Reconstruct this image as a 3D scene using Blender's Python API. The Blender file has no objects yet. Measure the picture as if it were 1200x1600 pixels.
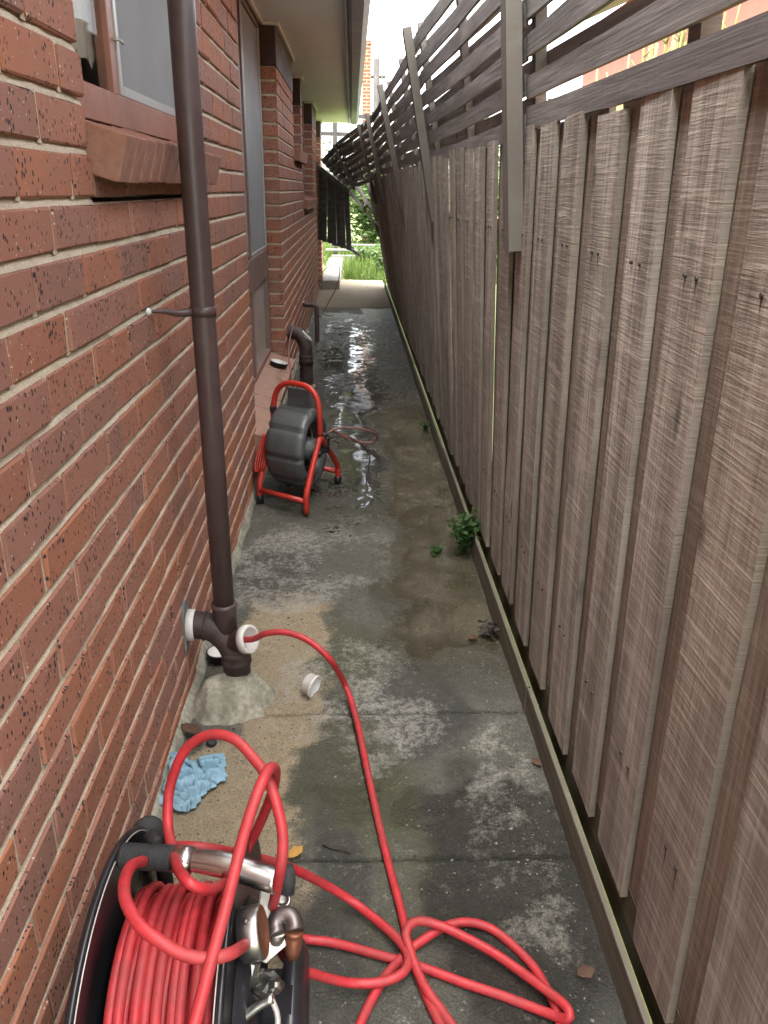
import bpy, bmesh, math, random
import numpy as np
from mathutils import Vector, Matrix

random.seed(7)
rng = np.random.default_rng(7)
S = bpy.context.scene
COL = S.collection

# ------------------------------------------------------------------ camera
F_PX, PW, PH = 1230.0, 1200.0, 1600.0
CAM = np.array([0.508, 0.0, 1.49])
_Y = np.array([(550 - 600) / F_PX, (295 - 800) / F_PX, 1.0]); _Y /= np.linalg.norm(_Y)
_up = np.array([0.0, -1.0, 0.0])
_Z = _up - _up.dot(_Y) * _Y; _Z /= np.linalg.norm(_Z)
_X = np.cross(_Y, _Z)
RW = np.stack([_X, _Y, _Z])
cam_d = bpy.data.cameras.new('camera'); cam = bpy.data.objects.new('camera', cam_d); COL.objects.link(cam)
M = Matrix.Identity(4)
for i in range(3):
    M[i][0] = RW[i, 0]; M[i][1] = -RW[i, 1]; M[i][2] = -RW[i, 2]; M[i][3] = CAM[i]
cam.matrix_world = M
cam_d.sensor_fit = 'VERTICAL'; cam_d.sensor_height = 24.0; cam_d.sensor_width = 18.0
cam_d.lens = 24.0 * F_PX / PH
cam_d.clip_start = 0.02; cam_d.clip_end = 500
S.camera = cam

# ------------------------------------------------------------------ sky, sun, exposure
W = bpy.data.worlds.new('World'); S.world = W; W.use_nodes = True
wn = W.node_tree.nodes; wl = W.node_tree.links
bg = wn['Background']
sky = wn.new('ShaderNodeTexSky'); sky.sky_type = 'NISHITA'; sky.sun_disc = False
SUN_EL, SUN_AZ = math.radians(76), math.radians(215)
sky.sun_elevation = SUN_EL; sky.sun_rotation = SUN_AZ
sky.air_density = 1.0; sky.dust_density = 3.0; sky.ozone_density = 1.0
hs = wn.new('ShaderNodeHueSaturation'); hs.inputs['Saturation'].default_value = 0.22
wl.new(sky.outputs[0], hs.inputs['Color']); wl.new(hs.outputs[0], bg.inputs['Color'])
bg.inputs['Strength'].default_value = 0.15
sun_d = bpy.data.lights.new('sun', 'SUN'); sun_d.energy = 1.5; sun_d.angle = math.radians(70); sun_d.color = (1.0, 0.96, 0.9)
sun = bpy.data.objects.new('sun', sun_d); COL.objects.link(sun)
sdir = Vector((math.sin(SUN_AZ) * math.cos(SUN_EL), math.cos(SUN_AZ) * math.cos(SUN_EL), math.sin(SUN_EL)))
sun.rotation_euler = sdir.to_track_quat('Z', 'Y').to_euler()
sun.location = (0, 0, 12)
S.view_settings.view_transform = 'Standard'
S.view_settings.look = 'None'
S.view_settings.exposure = 3.12
S.view_settings.gamma = 1.0
S.render.engine = 'CYCLES'
cy = S.cycles
cy.use_denoising = True
cy.max_bounces = 10; cy.diffuse_bounces = 6; cy.glossy_bounces = 4; cy.transmission_bounces = 6; cy.transparent_max_bounces = 16
cy.caustics_reflective = False; cy.caustics_refractive = False
cy.sample_clamp_indirect = 6.0

# ------------------------------------------------------------------ helpers
def ray(u, v):
    return RW @ np.array([(u - 600) / F_PX, (v - 800) / F_PX, 1.0])
def on(u, v, ax, val):
    """photo pixel -> the point where its line of sight meets the plane axis=val"""
    d = ray(u, v); t = (val - CAM[ax]) / d[ax]
    return tuple(CAM + t * d)
def proj(p):
    c = RW.T @ (np.asarray(p, float) - CAM)
    return 600 + F_PX * c[0] / c[2], 800 + F_PX * c[1] / c[2], c[2]

def hash2(ix, iy, seed):
    n = (ix.astype(np.int64) * 374761393 + iy.astype(np.int64) * 668265263 + seed * 974711) & 0x7fffffff
    n = ((n ^ (n >> 13)) * 1274126177) & 0x7fffffff
    return ((n ^ (n >> 16)) & 0xffff) / 65535.0
def vnoise(x, y, seed=0):
    ix = np.floor(x); iy = np.floor(y); fx = x - ix; fy = y - iy
    fx = fx * fx * (3 - 2 * fx); fy = fy * fy * (3 - 2 * fy)
    a = hash2(ix, iy, seed); b = hash2(ix + 1, iy, seed); c = hash2(ix, iy + 1, seed); d = hash2(ix + 1, iy + 1, seed)
    return (a * (1 - fx) + b * fx) * (1 - fy) + (c * (1 - fx) + d * fx) * fy
def fbm(x, y, oct=4, seed=0):
    s = 0; a = 0.5; t = 0
    for k in range(oct):
        s = s + a * vnoise(x * 2 ** k, y * 2 ** k, seed + k); t += a; a *= 0.5
    return s / t
def smooth(e0, e1, x):
    t = np.clip((x - e0) / (e1 - e0), 0, 1); return t * t * (3 - 2 * t)

class MB:
    """collects geometry for one mesh"""
    def __init__(s): s.v = []; s.f = []; s.sm = []
    def add(s, vs, fs, smooth_=False):
        o = len(s.v); s.v += [tuple(map(float, q)) for q in vs]
        s.f += [tuple(i + o for i in f) for f in fs]; s.sm += [smooth_] * len(fs)
        return s
    def box(s, x0, x1, y0, y1, z0, z1):
        v = [(x, y, z) for z in (z0, z1) for y in (y0, y1) for x in (x0, x1)]
        return s.add(v, [(0, 2, 3, 1), (4, 5, 7, 6), (0, 1, 5, 4), (2, 6, 7, 3), (0, 4, 6, 2), (1, 3, 7, 5)])
    def cbox(s, x0, x1, y0, y1, z0, z1, c=0.003, jit=0.0, r=random):
        """chamfered box, 44 triangles, with slightly uneven corners"""
        v = []; idx = {}
        for sx in (0, 1):
            for sy in (0, 1):
                for sz in (0, 1):
                    X = (x0, x1)[sx]; Yv = (y0, y1)[sy]; Zv = (z0, z1)[sz]
                    dx = c if sx == 0 else -c; dy = c if sy == 0 else -c; dz = c if sz == 0 else -c
                    for a, p in enumerate(((X, Yv + dy, Zv + dz), (X + dx, Yv, Zv + dz), (X + dx, Yv + dy, Zv))):
                        idx[(sx, sy, sz, a)] = len(v)
                        v.append(tuple(q + r.uniform(-jit, jit) for q in p))
        f = []
        g = lambda *k: idx[k]
        for a in range(3):
            for sd in (0, 1):
                def k(p, q):
                    l = [0, 0, 0]; l[a] = sd; l[(a + 1) % 3] = p; l[(a + 2) % 3] = q
                    return g(l[0], l[1], l[2], a)
                q = (k(0, 0), k(1, 0), k(1, 1), k(0, 1)); f.append(q if sd else q[::-1])
        for a in range(3):      # edges running along axis a
            b1, b2 = (a + 1) % 3, (a + 2) % 3
            for p in (0, 1):
                for q in (0, 1):
                    def k(t, fa):
                        l = [0, 0, 0]; l[a] = t; l[b1] = p; l[b2] = q
                        return g(l[0], l[1], l[2], fa)
                    qd = (k(0, b1), k(1, b1), k(1, b2), k(0, b2)); f.append(qd if (p == q) else qd[::-1])
        for sx in (0, 1):
            for sy in (0, 1):
                for sz in (0, 1):
                    t = (g(sx, sy, sz, 0), g(sx, sy, sz, 1), g(sx, sy, sz, 2)); f.append(t if (sx + sy + sz) % 2 else t[::-1])
        return s.add(v, f)
    def tube(s, pts, rad, n=12, cap=True, smooth_=True, closed=False):
        P = [Vector(p) for p in pts]; m = len(P)
        R = [rad] * m if not hasattr(rad, '__len__') else list(rad)
        T = []
        for i in range(m):
            if closed: t = P[(i + 1) % m] - P[i - 1]
            else: t = P[min(i + 1, m - 1)] - P[max(i - 1, 0)]
            T.append(t.normalized() if t.length > 1e-9 else Vector((0, 0, 1)))
        up = Vector((0, 0, 1)) if abs(T[0].z) < 0.9 else Vector((1, 0, 0))
        N = (up - T[0] * up.dot(T[0])).normalized(); vs = []
        for i in range(m):
            N = (N - T[i] * N.dot(T[i])).normalized(); B = T[i].cross(N)
            for k in range(n):
                a = 2 * math.pi * k / n
                vs.append(P[i] + (N * math.cos(a) + B * math.sin(a)) * R[i])
        fs = []
        rngm = m if closed else m - 1
        for i in range(rngm):
            j = (i + 1) % m
            for k in range(n):
                fs.append((i * n + k, i * n + (k + 1) % n, j * n + (k + 1) % n, j * n + k))
        s.add(vs, fs, smooth_)
        if cap and not closed:
            o = len(s.v) - len(vs)
            s.f += [tuple(o + k for k in reversed(range(n))), tuple(o + (m - 1) * n + k for k in range(n))]; s.sm += [False, False]
        return s
    def lathe(s, prof, origin, axis, n=32, smooth_=True):
        """prof: (radius, height along axis)"""
        A = Vector(axis).normalized(); up = Vector((0, 0, 1)) if abs(A.z) < 0.9 else Vector((1, 0, 0))
        U = (up - A * up.dot(A)).normalized(); V = A.cross(U); O = Vector(origin); vs = []
        for r, h in prof:
            for k in range(n):
                a = 2 * math.pi * k / n
                vs.append(O + A * h + (U * math.cos(a) + V * math.sin(a)) * r)
        fs = [(i * n + k, i * n + (k + 1) % n, (i + 1) * n + (k + 1) % n, (i + 1) * n + k) for i in range(len(prof) - 1) for k in range(n)]
        return s.add(vs, fs, smooth_)
    def mesh(s, name, mat=None):
        me = bpy.data.meshes.new(name); me.from_pydata(s.v, [], s.f); me.update()
        me.polygons.foreach_set('use_smooth', s.sm)
        if mat: me.materials.append(mat)
        return me
    def build(s, name, mat, parent=None):
        o = bpy.data.objects.new(name, s.mesh(name, mat)); COL.objects.link(o)
        if parent: o.parent = parent
        return o

def recalc(o):
    bm = bmesh.new(); bm.from_mesh(o.data); bmesh.ops.recalc_face_normals(bm, faces=bm.faces); bm.to_mesh(o.data); bm.free(); return o
def empty(name, loc=(0, 0, 0), parent=None):
    o = bpy.data.objects.new(name, None); COL.objects.link(o); o.location = loc; o.empty_display_size = 0.05
    if parent: o.parent = parent
    return o
def tag(o, label, cat, group=None, kind=None):
    o['label'] = label; o['category'] = cat
    if group: o['group'] = group
    if kind: o['kind'] = kind
    return o
def link(name, me, parent=None, mw=None):
    o = bpy.data.objects.new(name, me); COL.objects.link(o)
    if parent: o.parent = parent
    if mw is not None: o.matrix_local = mw
    return o
def spline(pts, step=0.012):
    """Catmull-Rom through pts"""
    P = [np.array(p, float) for p in pts]; out = []
    Q = [2 * P[0] - P[1]] + P + [2 * P[-1] - P[-2]]
    for i in range(1, len(Q) - 2):
        p0, p1, p2, p3 = Q[i - 1:i + 3]
        n = max(2, int(np.linalg.norm(p2 - p1) / step))
        for k in range(n):
            t = k / n
            out.append(0.5 * ((2 * p1) + (-p0 + p2) * t + (2 * p0 - 5 * p1 + 4 * p2 - p3) * t * t + (-p0 + 3 * p1 - 3 * p2 + p3) * t ** 3))
    out.append(P[-1]); return out

# ------------------------------------------------------------------ materials
class NT:
    def __init__(s, name):
        s.m = bpy.data.materials.new(name); s.m.use_nodes = True
        s.n = s.m.node_tree.nodes; s.l = s.m.node_tree.links
        s.p = s.n['Principled BSDF']
        s.tc = None
    def node(s, t, **kw):
        n = s.n.new(t)
        for k, v in kw.items():
            if k in n.inputs: n.inputs[k].default_value = v
            else: setattr(n, k, v)
        return n
    def lk(s, a, b): s.l.new(a, b); return b
    def coord(s, kind='Object', scale=(1, 1, 1), rot=(0, 0, 0)):
        if s.tc is None: s.tc = s.n.new('ShaderNodeTexCoord')
        mp = s.n.new('ShaderNodeMapping'); mp.inputs['Scale'].default_value = scale; mp.inputs['Rotation'].default_value = rot
        s.l.new(s.tc.outputs[kind], mp.inputs['Vector']); return mp.outputs[0]
    def world(s, scale=(1, 1, 1)):
        g = s.n.new('ShaderNodeNewGeometry'); mp = s.n.new('ShaderNodeMapping'); mp.inputs['Scale'].default_value = scale
        s.l.new(g.outputs['Position'], mp.inputs['Vector']); return mp.outputs[0]
    def noise(s, vec, scale=5, detail=6, rough=0.6, dist=0.0):
        n = s.node('ShaderNodeTexNoise', Scale=scale, Detail=detail, Roughness=rough, Distortion=dist); s.l.new(vec, n.inputs['Vector']); return n.outputs['Fac']
    def vor(s, vec, scale=5, feature='F1', out='Distance', rnd=1.0):
        n = s.node('ShaderNodeTexVoronoi', feature=feature); n.inputs['Scale'].default_value = scale; n.inputs['Randomness'].default_value = rnd
        s.l.new(vec, n.inputs['Vector']); return n.outputs[out]
    def ramp(s, fac, stops, interp='LINEAR'):
        r = s.n.new('ShaderNodeValToRGB'); r.color_ramp.interpolation = interp; e = r.color_ramp.elements
        while len(e) < len(stops): e.new(0.5)
        for i, (p, c) in enumerate(stops):
            e[i].position = p; e[i].color = (c, c, c, 1) if not hasattr(c, '__len__') else (*c, 1)
        s.l.new(fac, r.inputs[0]); return r.outputs[0]
    def mix(s, fac, a, b, mode='MIX'):
        n = s.n.new('ShaderNodeMix'); n.data_type = 'RGBA'; n.blend_type = mode
        for sock, v in ((n.inputs[0], fac), (n.inputs[6], a), (n.inputs[7], b)):
            if hasattr(v, 'links'): s.l.new(v, sock)
            elif hasattr(v, '__len__'): sock.default_value = (*v, 1)
            else: sock.default_value = v
        return n.outputs[2]
    def math(s, op, a, b=0.0, clamp=False):
        n = s.n.new('ShaderNodeMath'); n.operation = op; n.use_clamp = clamp
        for sock, v in ((n.inputs[0], a), (n.inputs[1], b)):
            if hasattr(v, 'links'): s.l.new(v, sock)
            else: sock.default_value = v
        return n.outputs[0]
    def attr(s, name):
        a = s.n.new('ShaderNodeAttribute'); a.attribute_name = name; return a.outputs['Fac']
    def rand(s):
        return s.n.new('ShaderNodeObjectInfo').outputs['Random']
    def col(s, v):
        i = s.p.inputs['Base Color']
        if hasattr(v, 'links'): s.l.new(v, i)
        else: i.default_value = (*v, 1)
    def rough(s, v):
        i = s.p.inputs['Roughness']
        if hasattr(v, 'links'): s.l.new(v, i)
        else: i.default_value = v
    def bump(s, h, strength=0.5, dist=0.01, prev=None):
        b = s.n.new('ShaderNodeBump'); b.inputs['Strength'].default_value = strength; b.inputs['Distance'].default_value = dist
        s.l.new(h, b.inputs['Height'])
        if prev is not None: s.l.new(prev, b.inputs['Normal'])
        s.l.new(b.outputs[0], s.p.inputs['Normal']); return b.outputs[0]

def simple(name, c, r=0.6, metal=0.0, var=0.12, scale=30, bump=0.15, bdist=0.002, dirt=None, spec=0.5):
    t = NT(name); v = t.coord()
    n = t.noise(v, scale, 5, 0.6); n2 = t.noise(v, scale * 0.17, 4, 0.6)
    c0 = [max(0, q * (1 - var)) for q in c]; c1 = [min(1, q * (1 + var)) for q in c]
    cc = t.ramp(n, [(0.3, c0), (0.7, c1)])
    if dirt: cc = t.mix(t.ramp(n2, [(0.45, 0.0), (0.7, 0.75)]), cc, dirt)
    t.col(cc); t.p.inputs['Metallic'].default_value = metal
    t.rough(t.ramp(n2, [(0.3, max(0.03, r - 0.1)), (0.7, min(1, r + 0.12))]))
    t.p.inputs['Specular IOR Level'].default_value = spec
    if bump: t.bump(n, bump, bdist)
    return t.m

def brick_mat(name, joined):
    t = NT(name); w = t.world(); r = t.attr('rnd') if joined else t.rand()
    base = t.ramp(r, [(0.0, (0.375, 0.158, 0.102)), (0.16, (0.46, 0.18, 0.095)), (0.34, (0.41, 0.176, 0.116)), (0.5, (0.315, 0.165, 0.128)), (0.68, (0.43, 0.186, 0.120)), (0.86, (0.345, 0.172, 0.128)), (1.0, (0.50, 0.19, 0.09))])
    n = t.noise(w, 9, 5, 0.65); base = t.mix(t.ramp(n, [(0.35, 0.0), (0.75, 0.55)]), base, (0.37, 0.185, 0.132))
    fine = t.noise(w, 260, 3, 0.7); base = t.mix(t.ramp(fine, [(0.3, 0.35), (0.65, 0.0)]), base, (0.15, 0.055, 0.04))
    # dark iron spots, in clusters
    st = t.world((1, 1, 0.65))
    sp = t.vor(st, 95); cl = t.noise(w, 13, 3, 0.5); nn = t.noise(w, 120, 2, 0.5)
    thr = t.math('ADD', t.math('MULTIPLY', cl, 0.62), -0.13)
    thr = t.math('ADD', thr, t.math('MULTIPLY', nn, 0.16))
    dark = t.ramp(t.math('SUBTRACT', thr, sp), [(0.0, 0.0), (0.07, 1.0)])
    base = t.mix(dark, base, (0.045, 0.034, 0.036))
    sp2 = t.vor(w, 70); cl2 = t.noise(w, 21, 2, 0.5)
    wt = t.ramp(t.math('SUBTRACT', t.math('ADD', t.math('MULTIPLY', cl2, 0.40), -0.085), sp2), [(0.0, 0.0), (0.04, 0.9)])
    base = t.mix(wt, base, (0.66, 0.55, 0.45))
    smr = t.noise(w, 6, 7, 0.8); base = t.mix(t.ramp(smr, [(0.58, 0.0), (0.78, 0.35)]), base, (0.58, 0.44, 0.33))
    grm = t.noise(w, 3.1, 6, 0.75); base = t.mix(t.ramp(grm, [(0.55, 0.0), (0.75, 0.4)]), base, (0.20, 0.12, 0.09))
    t.col(base); t.rough(0.82); t.p.inputs['Specular IOR Level'].default_value = 0.3
    h = t.math('ADD', t.math('MULTIPLY', fine, 0.5), t.math('MULTIPLY', n, 0.9)); h = t.math('SUBTRACT', h, t.math('MULTIPLY', dark, 0.5))
    t.bump(h, 0.5, 0.0025); return t.m

def mortar_mat():
    t = NT('mortar'); w = t.world()
    n = t.noise(w, 14, 5, 0.7); f = t.noise(w, 330, 3, 0.7)
    c = t.ramp(n, [(0.25, (0.46, 0.37, 0.26)), (0.5, (0.66, 0.55, 0.40)), (0.8, (0.74, 0.64, 0.49))])
    c = t.mix(t.ramp(f, [(0.35, 0.5), (0.6, 0.0)]), c, (0.22, 0.17, 0.13))
    t.col(c); t.rough(0.95); t.bump(t.math('ADD', f, n), 0.8, 0.003); return t.m

def wood_mat(name, tones, saw=1.0, along='z'):
    """rough sawn paling; object z runs along the board, y across it"""
    t = NT(name); r = t.rand()
    tc = t.n.new('ShaderNodeTexCoord'); off = t.n.new('ShaderNodeVectorMath'); off.operation = 'MULTIPLY_ADD'
    cmb = t.n.new('ShaderNodeCombineXYZ'); t.l.new(r, cmb.inputs[0]); t.l.new(r, cmb.inputs[1]); t.l.new(r, cmb.inputs[2])
    t.l.new(cmb.outputs[0], off.inputs[0]); off.inputs[1].default_value = (3.1, 17.7, 41.3); t.l.new(tc.outputs['Object'], off.inputs[2])
    def mp(scale, rot=(0, 0, 0)):
        m = t.n.new('ShaderNodeMapping'); m.inputs['Scale'].default_value = scale if along == 'z' else (scale[0], scale[2], scale[1]); m.inputs['Rotation'].default_value = rot
        t.l.new(off.outputs[0], m.inputs['Vector']); return m.outputs[0]
    grain = t.noise(mp((1, 60, 1.6)), 1.6, 6, 0.7, 0.4)
    broad = t.noise(mp((1, 9, 1.0)), 1.3, 4, 0.6, 0.5)
    sawv = t.noise(mp((4, 6, 150), (0.2, 0, 0)), 1.0, 4, 0.75, 0.3)
    sawc = t.noise(mp((2, 3, 34), (0.24, 0, 0)), 1.0, 3, 0.6, 0.25)
    base = t.ramp(r, [(0.0, tones[0]), (0.35, tones[1]), (0.65, tones[2]), (1.0, tones[3])])
    dk = [q * 0.5 for q in tones[0]]; lt = [min(1, q * 1.4 + 0.03) for q in tones[1]]
    c = t.mix(t.ramp(broad, [(0.38, 0.75), (0.62, 0.0)]), base, dk)
    c = t.mix(t.ramp(grain, [(0.38, 0.7), (0.58, 0.0)]), c, dk)
    if saw > 0:
        m = t.math('MULTIPLY', t.ramp(sawv, [(0.50, 0.0), (0.66, 0.75)]), t.ramp(broad, [(0.3, 0.25), (0.6, 1.0)]))
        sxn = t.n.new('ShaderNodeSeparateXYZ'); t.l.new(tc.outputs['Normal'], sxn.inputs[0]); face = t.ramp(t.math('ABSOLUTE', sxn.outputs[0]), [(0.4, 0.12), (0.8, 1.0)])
        m = t.math('MULTIPLY', t.math('MULTIPLY', m, face), saw, True)
        c = t.mix(m, c, lt)
        c = t.mix(t.math('MULTIPLY', t.math('MULTIPLY', t.ramp(sawc, [(0.56, 0.0), (0.7, 0.4)]), face), saw), c, lt)
        c = t.mix(t.math('SUBTRACT', 1.0, face), c, t.mix(0.6, c, (0.17, 0.15, 0.12)))  # narrow sides darkened in colour to offset the sun on them
    # knots
    kn = t.vor(mp((1, 7, 2.6)), 1.0); c = t.mix(t.ramp(kn, [(0.05, 0.85), (0.13, 0.0)]), c, [q * 0.3 for q in tones[0]])
    alg = t.noise(mp((2, 4, 2)), 1.4, 5, 0.7); c = t.mix(t.ramp(alg, [(0.58, 0.0), (0.8, 0.35)]), c, (0.10, 0.095, 0.06))
    t.col(c); t.rough(0.88); t.p.inputs['Specular IOR Level'].default_value = 0.25
    h = t.math('ADD', t.math('MULTIPLY', grain, 0.6), t.math('MULTIPLY', sawv, 1.0 * saw)); h = t.math('ADD', h, t.math('MULTIPLY', sawc, 0.5 * saw))
    t.bump(h, 0.75, 0.004); return t.m

MAT = {}
MAT['brick'] = brick_mat('speckled_brick', False)
MAT['brick_joined'] = brick_mat('speckled_brick_joined', True)
MAT['mortar'] = mortar_mat()
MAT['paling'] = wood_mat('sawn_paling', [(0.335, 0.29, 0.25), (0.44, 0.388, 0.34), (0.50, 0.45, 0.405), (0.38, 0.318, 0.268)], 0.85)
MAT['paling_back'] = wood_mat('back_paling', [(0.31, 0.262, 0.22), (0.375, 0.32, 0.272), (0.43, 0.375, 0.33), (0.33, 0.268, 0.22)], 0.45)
MAT['slat'] = wood_mat('weathered_slat', [(0.27, 0.25, 0.245), (0.33, 0.31, 0.30), (0.37, 0.35, 0.345), (0.29, 0.27, 0.265)], 0.1, 'y')
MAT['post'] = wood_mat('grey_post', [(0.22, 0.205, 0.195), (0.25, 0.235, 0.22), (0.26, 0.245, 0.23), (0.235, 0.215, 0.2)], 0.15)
MAT['post_backlit'] = wood_mat('backlit_grey_post', [(0.14, 0.132, 0.13), (0.16, 0.15, 0.148), (0.17, 0.16, 0.156), (0.15, 0.14, 0.138)], 0.1)  # post tones darkened to paint in the backlit shade of the farther posts
MAT['plinth'] = wood_mat('mossy_plinth', [(0.16, 0.145, 0.108), (0.18, 0.162, 0.122), (0.19, 0.172, 0.132), (0.17, 0.152, 0.114)], 0.1, 'y')
MAT['frame'] = simple('brown_frame', (0.36, 0.155, 0.105), 0.45, var=0.08, dirt=(0.24, 0.12, 0.09))
MAT['frame_dull'] = simple('mauve_frame', (0.24, 0.15, 0.125), 0.5, var=0.08)
MAT['alu'] = simple('aluminium_edge', (0.50, 0.47, 0.44), 0.4, 0.3, var=0.06)
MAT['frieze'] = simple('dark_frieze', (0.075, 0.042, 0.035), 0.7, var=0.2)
MAT['soffit'] = simple('cream_soffit', (0.86, 0.86, 0.82), 0.7, var=0.03, scale=8, bump=0.05, dirt=(0.80, 0.79, 0.74))
MAT['cornice'] = simple('cream_cornice', (0.74, 0.69, 0.6), 0.6, var=0.05, bump=0.05)
MAT['gutter'] = simple('blue_grey_gutter', (0.27, 0.28, 0.32), 0.6, 0.0, var=0.1, bump=0.05)
MAT['sillbrick'] = simple('sill_brick', (0.31, 0.145, 0.10), 0.8, var=0.2, scale=60, bump=0.4, bdist=0.003, dirt=(0.36, 0.21, 0.15))
MAT['silltile'] = simple('sill_tile', (0.36, 0.21, 0.155), 0.75, var=0.18, scale=70, bump=0.4, bdist=0.003, dirt=(0.29, 0.18, 0.14))
MAT['cement'] = simple('cement', (0.33, 0.315, 0.25), 0.9, var=0.35, scale=55, bump=0.7, bdist=0.006, dirt=(0.12, 0.12, 0.08))
MAT['greycement'] = simple('grey_cement', (0.17, 0.175, 0.175), 0.9, var=0.3, scale=40, bump=0.6, bdist=0.004)
MAT['pipe'] = simple('brown_pvc', (0.082, 0.052, 0.05), 0.42, var=0.15, scale=20, bump=0.05, dirt=(0.115, 0.08, 0.075))
MAT['pipedirt'] = simple('dirty_brown_fitting', (0.05, 0.032, 0.03), 0.6, var=0.35, scale=45, bump=0.35, bdist=0.003, dirt=(0.115, 0.085, 0.072))
MAT['white'] = simple('white_pvc', (0.72, 0.71, 0.67), 0.45, var=0.06, scale=25, bump=0.08, dirt=(0.5, 0.48, 0.42))
MAT['black'] = simple('black_plastic', (0.012, 0.012, 0.013), 0.42, var=0.3, scale=35, bump=0.1)
MAT['rubber'] = simple('black_rubber', (0.025, 0.025, 0.026), 0.7, var=0.3, scale=60, bump=0.2)
MAT['reelblack'] = simple('scuffed_black_steel', (0.010, 0.010, 0.012), 0.3, var=0.4, scale=14, bump=0.12, dirt=(0.035, 0.035, 0.04))
MAT['hose'] = simple('red_hose', (0.46, 0.030, 0.037), 0.52, var=0.22, scale=55, bump=0.15, dirt=(0.30, 0.05, 0.048))
MAT['redpaint'] = simple('red_paint', (0.50, 0.035, 0.022), 0.38, var=0.08, scale=25, bump=0.06, dirt=(0.38, 0.045, 0.03))
MAT['drum'] = simple('grey_drum_plastic', (0.085, 0.093, 0.095), 0.42, var=0.15, scale=28, bump=0.12, dirt=(0.11, 0.115, 0.112))
MAT['chrome'] = simple('worn_chrome', (0.62, 0.60, 0.58), 0.24, 1.0, var=0.12, scale=20, bump=0.06, dirt=(0.34, 0.31, 0.29))
MAT['steel'] = simple('dull_steel', (0.44, 0.43, 0.41), 0.36, 1.0, var=0.2, scale=40, bump=0.15, dirt=(0.24, 0.22, 0.2))
MAT['darksteel'] = simple('stained_dark_steel', (0.22, 0.19, 0.18), 0.42, 0.9, var=0.25, scale=45, bump=0.2, dirt=(0.12, 0.095, 0.085))
MAT['copper'] = simple('copper_brown', (0.26, 0.105, 0.06), 0.45, 0.7, var=0.25, scale=50, bump=0.2)
MAT['creamplate'] = simple('cream_plate', (0.60, 0.57, 0.49), 0.45, 0.1, var=0.1, scale=30, bump=0.1)
MAT['cable'] = simple('brown_push_cable', (0.20, 0.085, 0.07), 0.5, var=0.1, bump=0.0)
MAT['cloth'] = simple('blue_cloth', (0.24, 0.40, 0.50), 0.95, var=0.15, scale=90, bump=0.5, bdist=0.002, dirt=(0.17, 0.31, 0.41))
MAT['dryleaf'] = simple('dry_leaf', (0.09, 0.05, 0.03), 0.8, var=0.35, scale=60, bump=0.3)
MAT['gold_leaf'] = simple('golden_leaf', (0.46, 0.25, 0.06), 0.8, var=0.3, scale=60, bump=0.3)
MAT['twig'] = simple('twig', (0.045, 0.035, 0.028), 0.8)
MAT['pinkwall'] = simple('pink_render', (0.62, 0.27, 0.19), 0.85, var=0.06, scale=40, bump=0.15)
MAT['roofgrey'] = simple('roof_sheet', (0.25, 0.12, 0.09), 0.7)
MAT['darkwood'] = simple('dark_timber', (0.06, 0.052, 0.048), 0.8, var=0.25, scale=30)
MAT['concrete_far'] = simple('pale_concrete', (0.40, 0.385, 0.34), 0.85, var=0.12, scale=12, bump=0.3, dirt=(0.32, 0.30, 0.25))
MAT['greyboard'] = simple('grey_board', (0.24, 0.23, 0.21), 0.85, var=0.15, scale=25)

def leaf_mat(name, c0, c1):
    t = NT(name); v = t.world(); n = t.noise(v, 14, 4, 0.6)
    t.col(t.ramp(n, [(0.3, c0), (0.7, c1)])); t.rough(0.55)
    t.p.inputs['Transmission Weight'].default_value = 0.0
    tr = t.node('ShaderNodeBsdfTranslucent'); t.l.new(t.ramp(n, [(0.3, c0), (0.7, c1)]), tr.inputs[0])
    mx = t.n.new('ShaderNodeMixShader'); mx.inputs[0].default_value = 0.4
    out = t.n['Material Output']; t.l.new(t.p.outputs[0], mx.inputs[1]); t.l.new(tr.outputs[0], mx.inputs[2]); t.l.new(mx.outputs[0], out.inputs[0])
    return t.m
MAT['leaf'] = leaf_mat('weed_leaf', (0.035, 0.10, 0.022), (0.075, 0.17, 0.04))
MAT['grass'] = leaf_mat('grass_blade', (0.075, 0.13, 0.02), (0.15, 0.21, 0.04))
MAT['bushleaf'] = leaf_mat('bush_leaf', (0.05, 0.10, 0.025), (0.12, 0.18, 0.045))
MAT['yellowtwig'] = leaf_mat('yellow_green_stem', (0.30, 0.33, 0.10), (0.48, 0.48, 0.20))

def glass_mat():
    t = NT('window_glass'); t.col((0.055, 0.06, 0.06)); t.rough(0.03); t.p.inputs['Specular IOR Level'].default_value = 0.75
    n = t.noise(t.coord(), 2.2, 2, 0.5); t.bump(n, 0.06, 0.02); return t.m
def clear_glass():
    t = NT('clear_pane'); g = t.node('ShaderNodeBsdfGlossy'); g.inputs['Roughness'].default_value = 0.03
    tr = t.node('ShaderNodeBsdfTransparent'); tr.inputs[0].default_value = (0.86, 0.88, 0.87, 1)
    lw = t.node('ShaderNodeLayerWeight'); fr = t.math('ADD', t.math('MULTIPLY', t.math('POWER', lw.outputs['Facing'], 5.0), 0.15), 0.02)
    mx = t.n.new('ShaderNodeMixShader'); t.l.new(fr, mx.inputs[0]); t.l.new(tr.outputs[0], mx.inputs[1]); t.l.new(g.outputs[0], mx.inputs[2])
    t.l.new(mx.outputs[0], t.n['Material Output'].inputs[0]); return t.m
def screen_mat():
    t = NT('flyscreen'); v = t.coord()
    n = t.noise(v, 3, 3, 0.5); t.col(t.ramp(n, [(0.3, (0.25, 0.245, 0.235)), (0.7, (0.31, 0.305, 0.295))])); t.rough(0.75); return t.m
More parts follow.
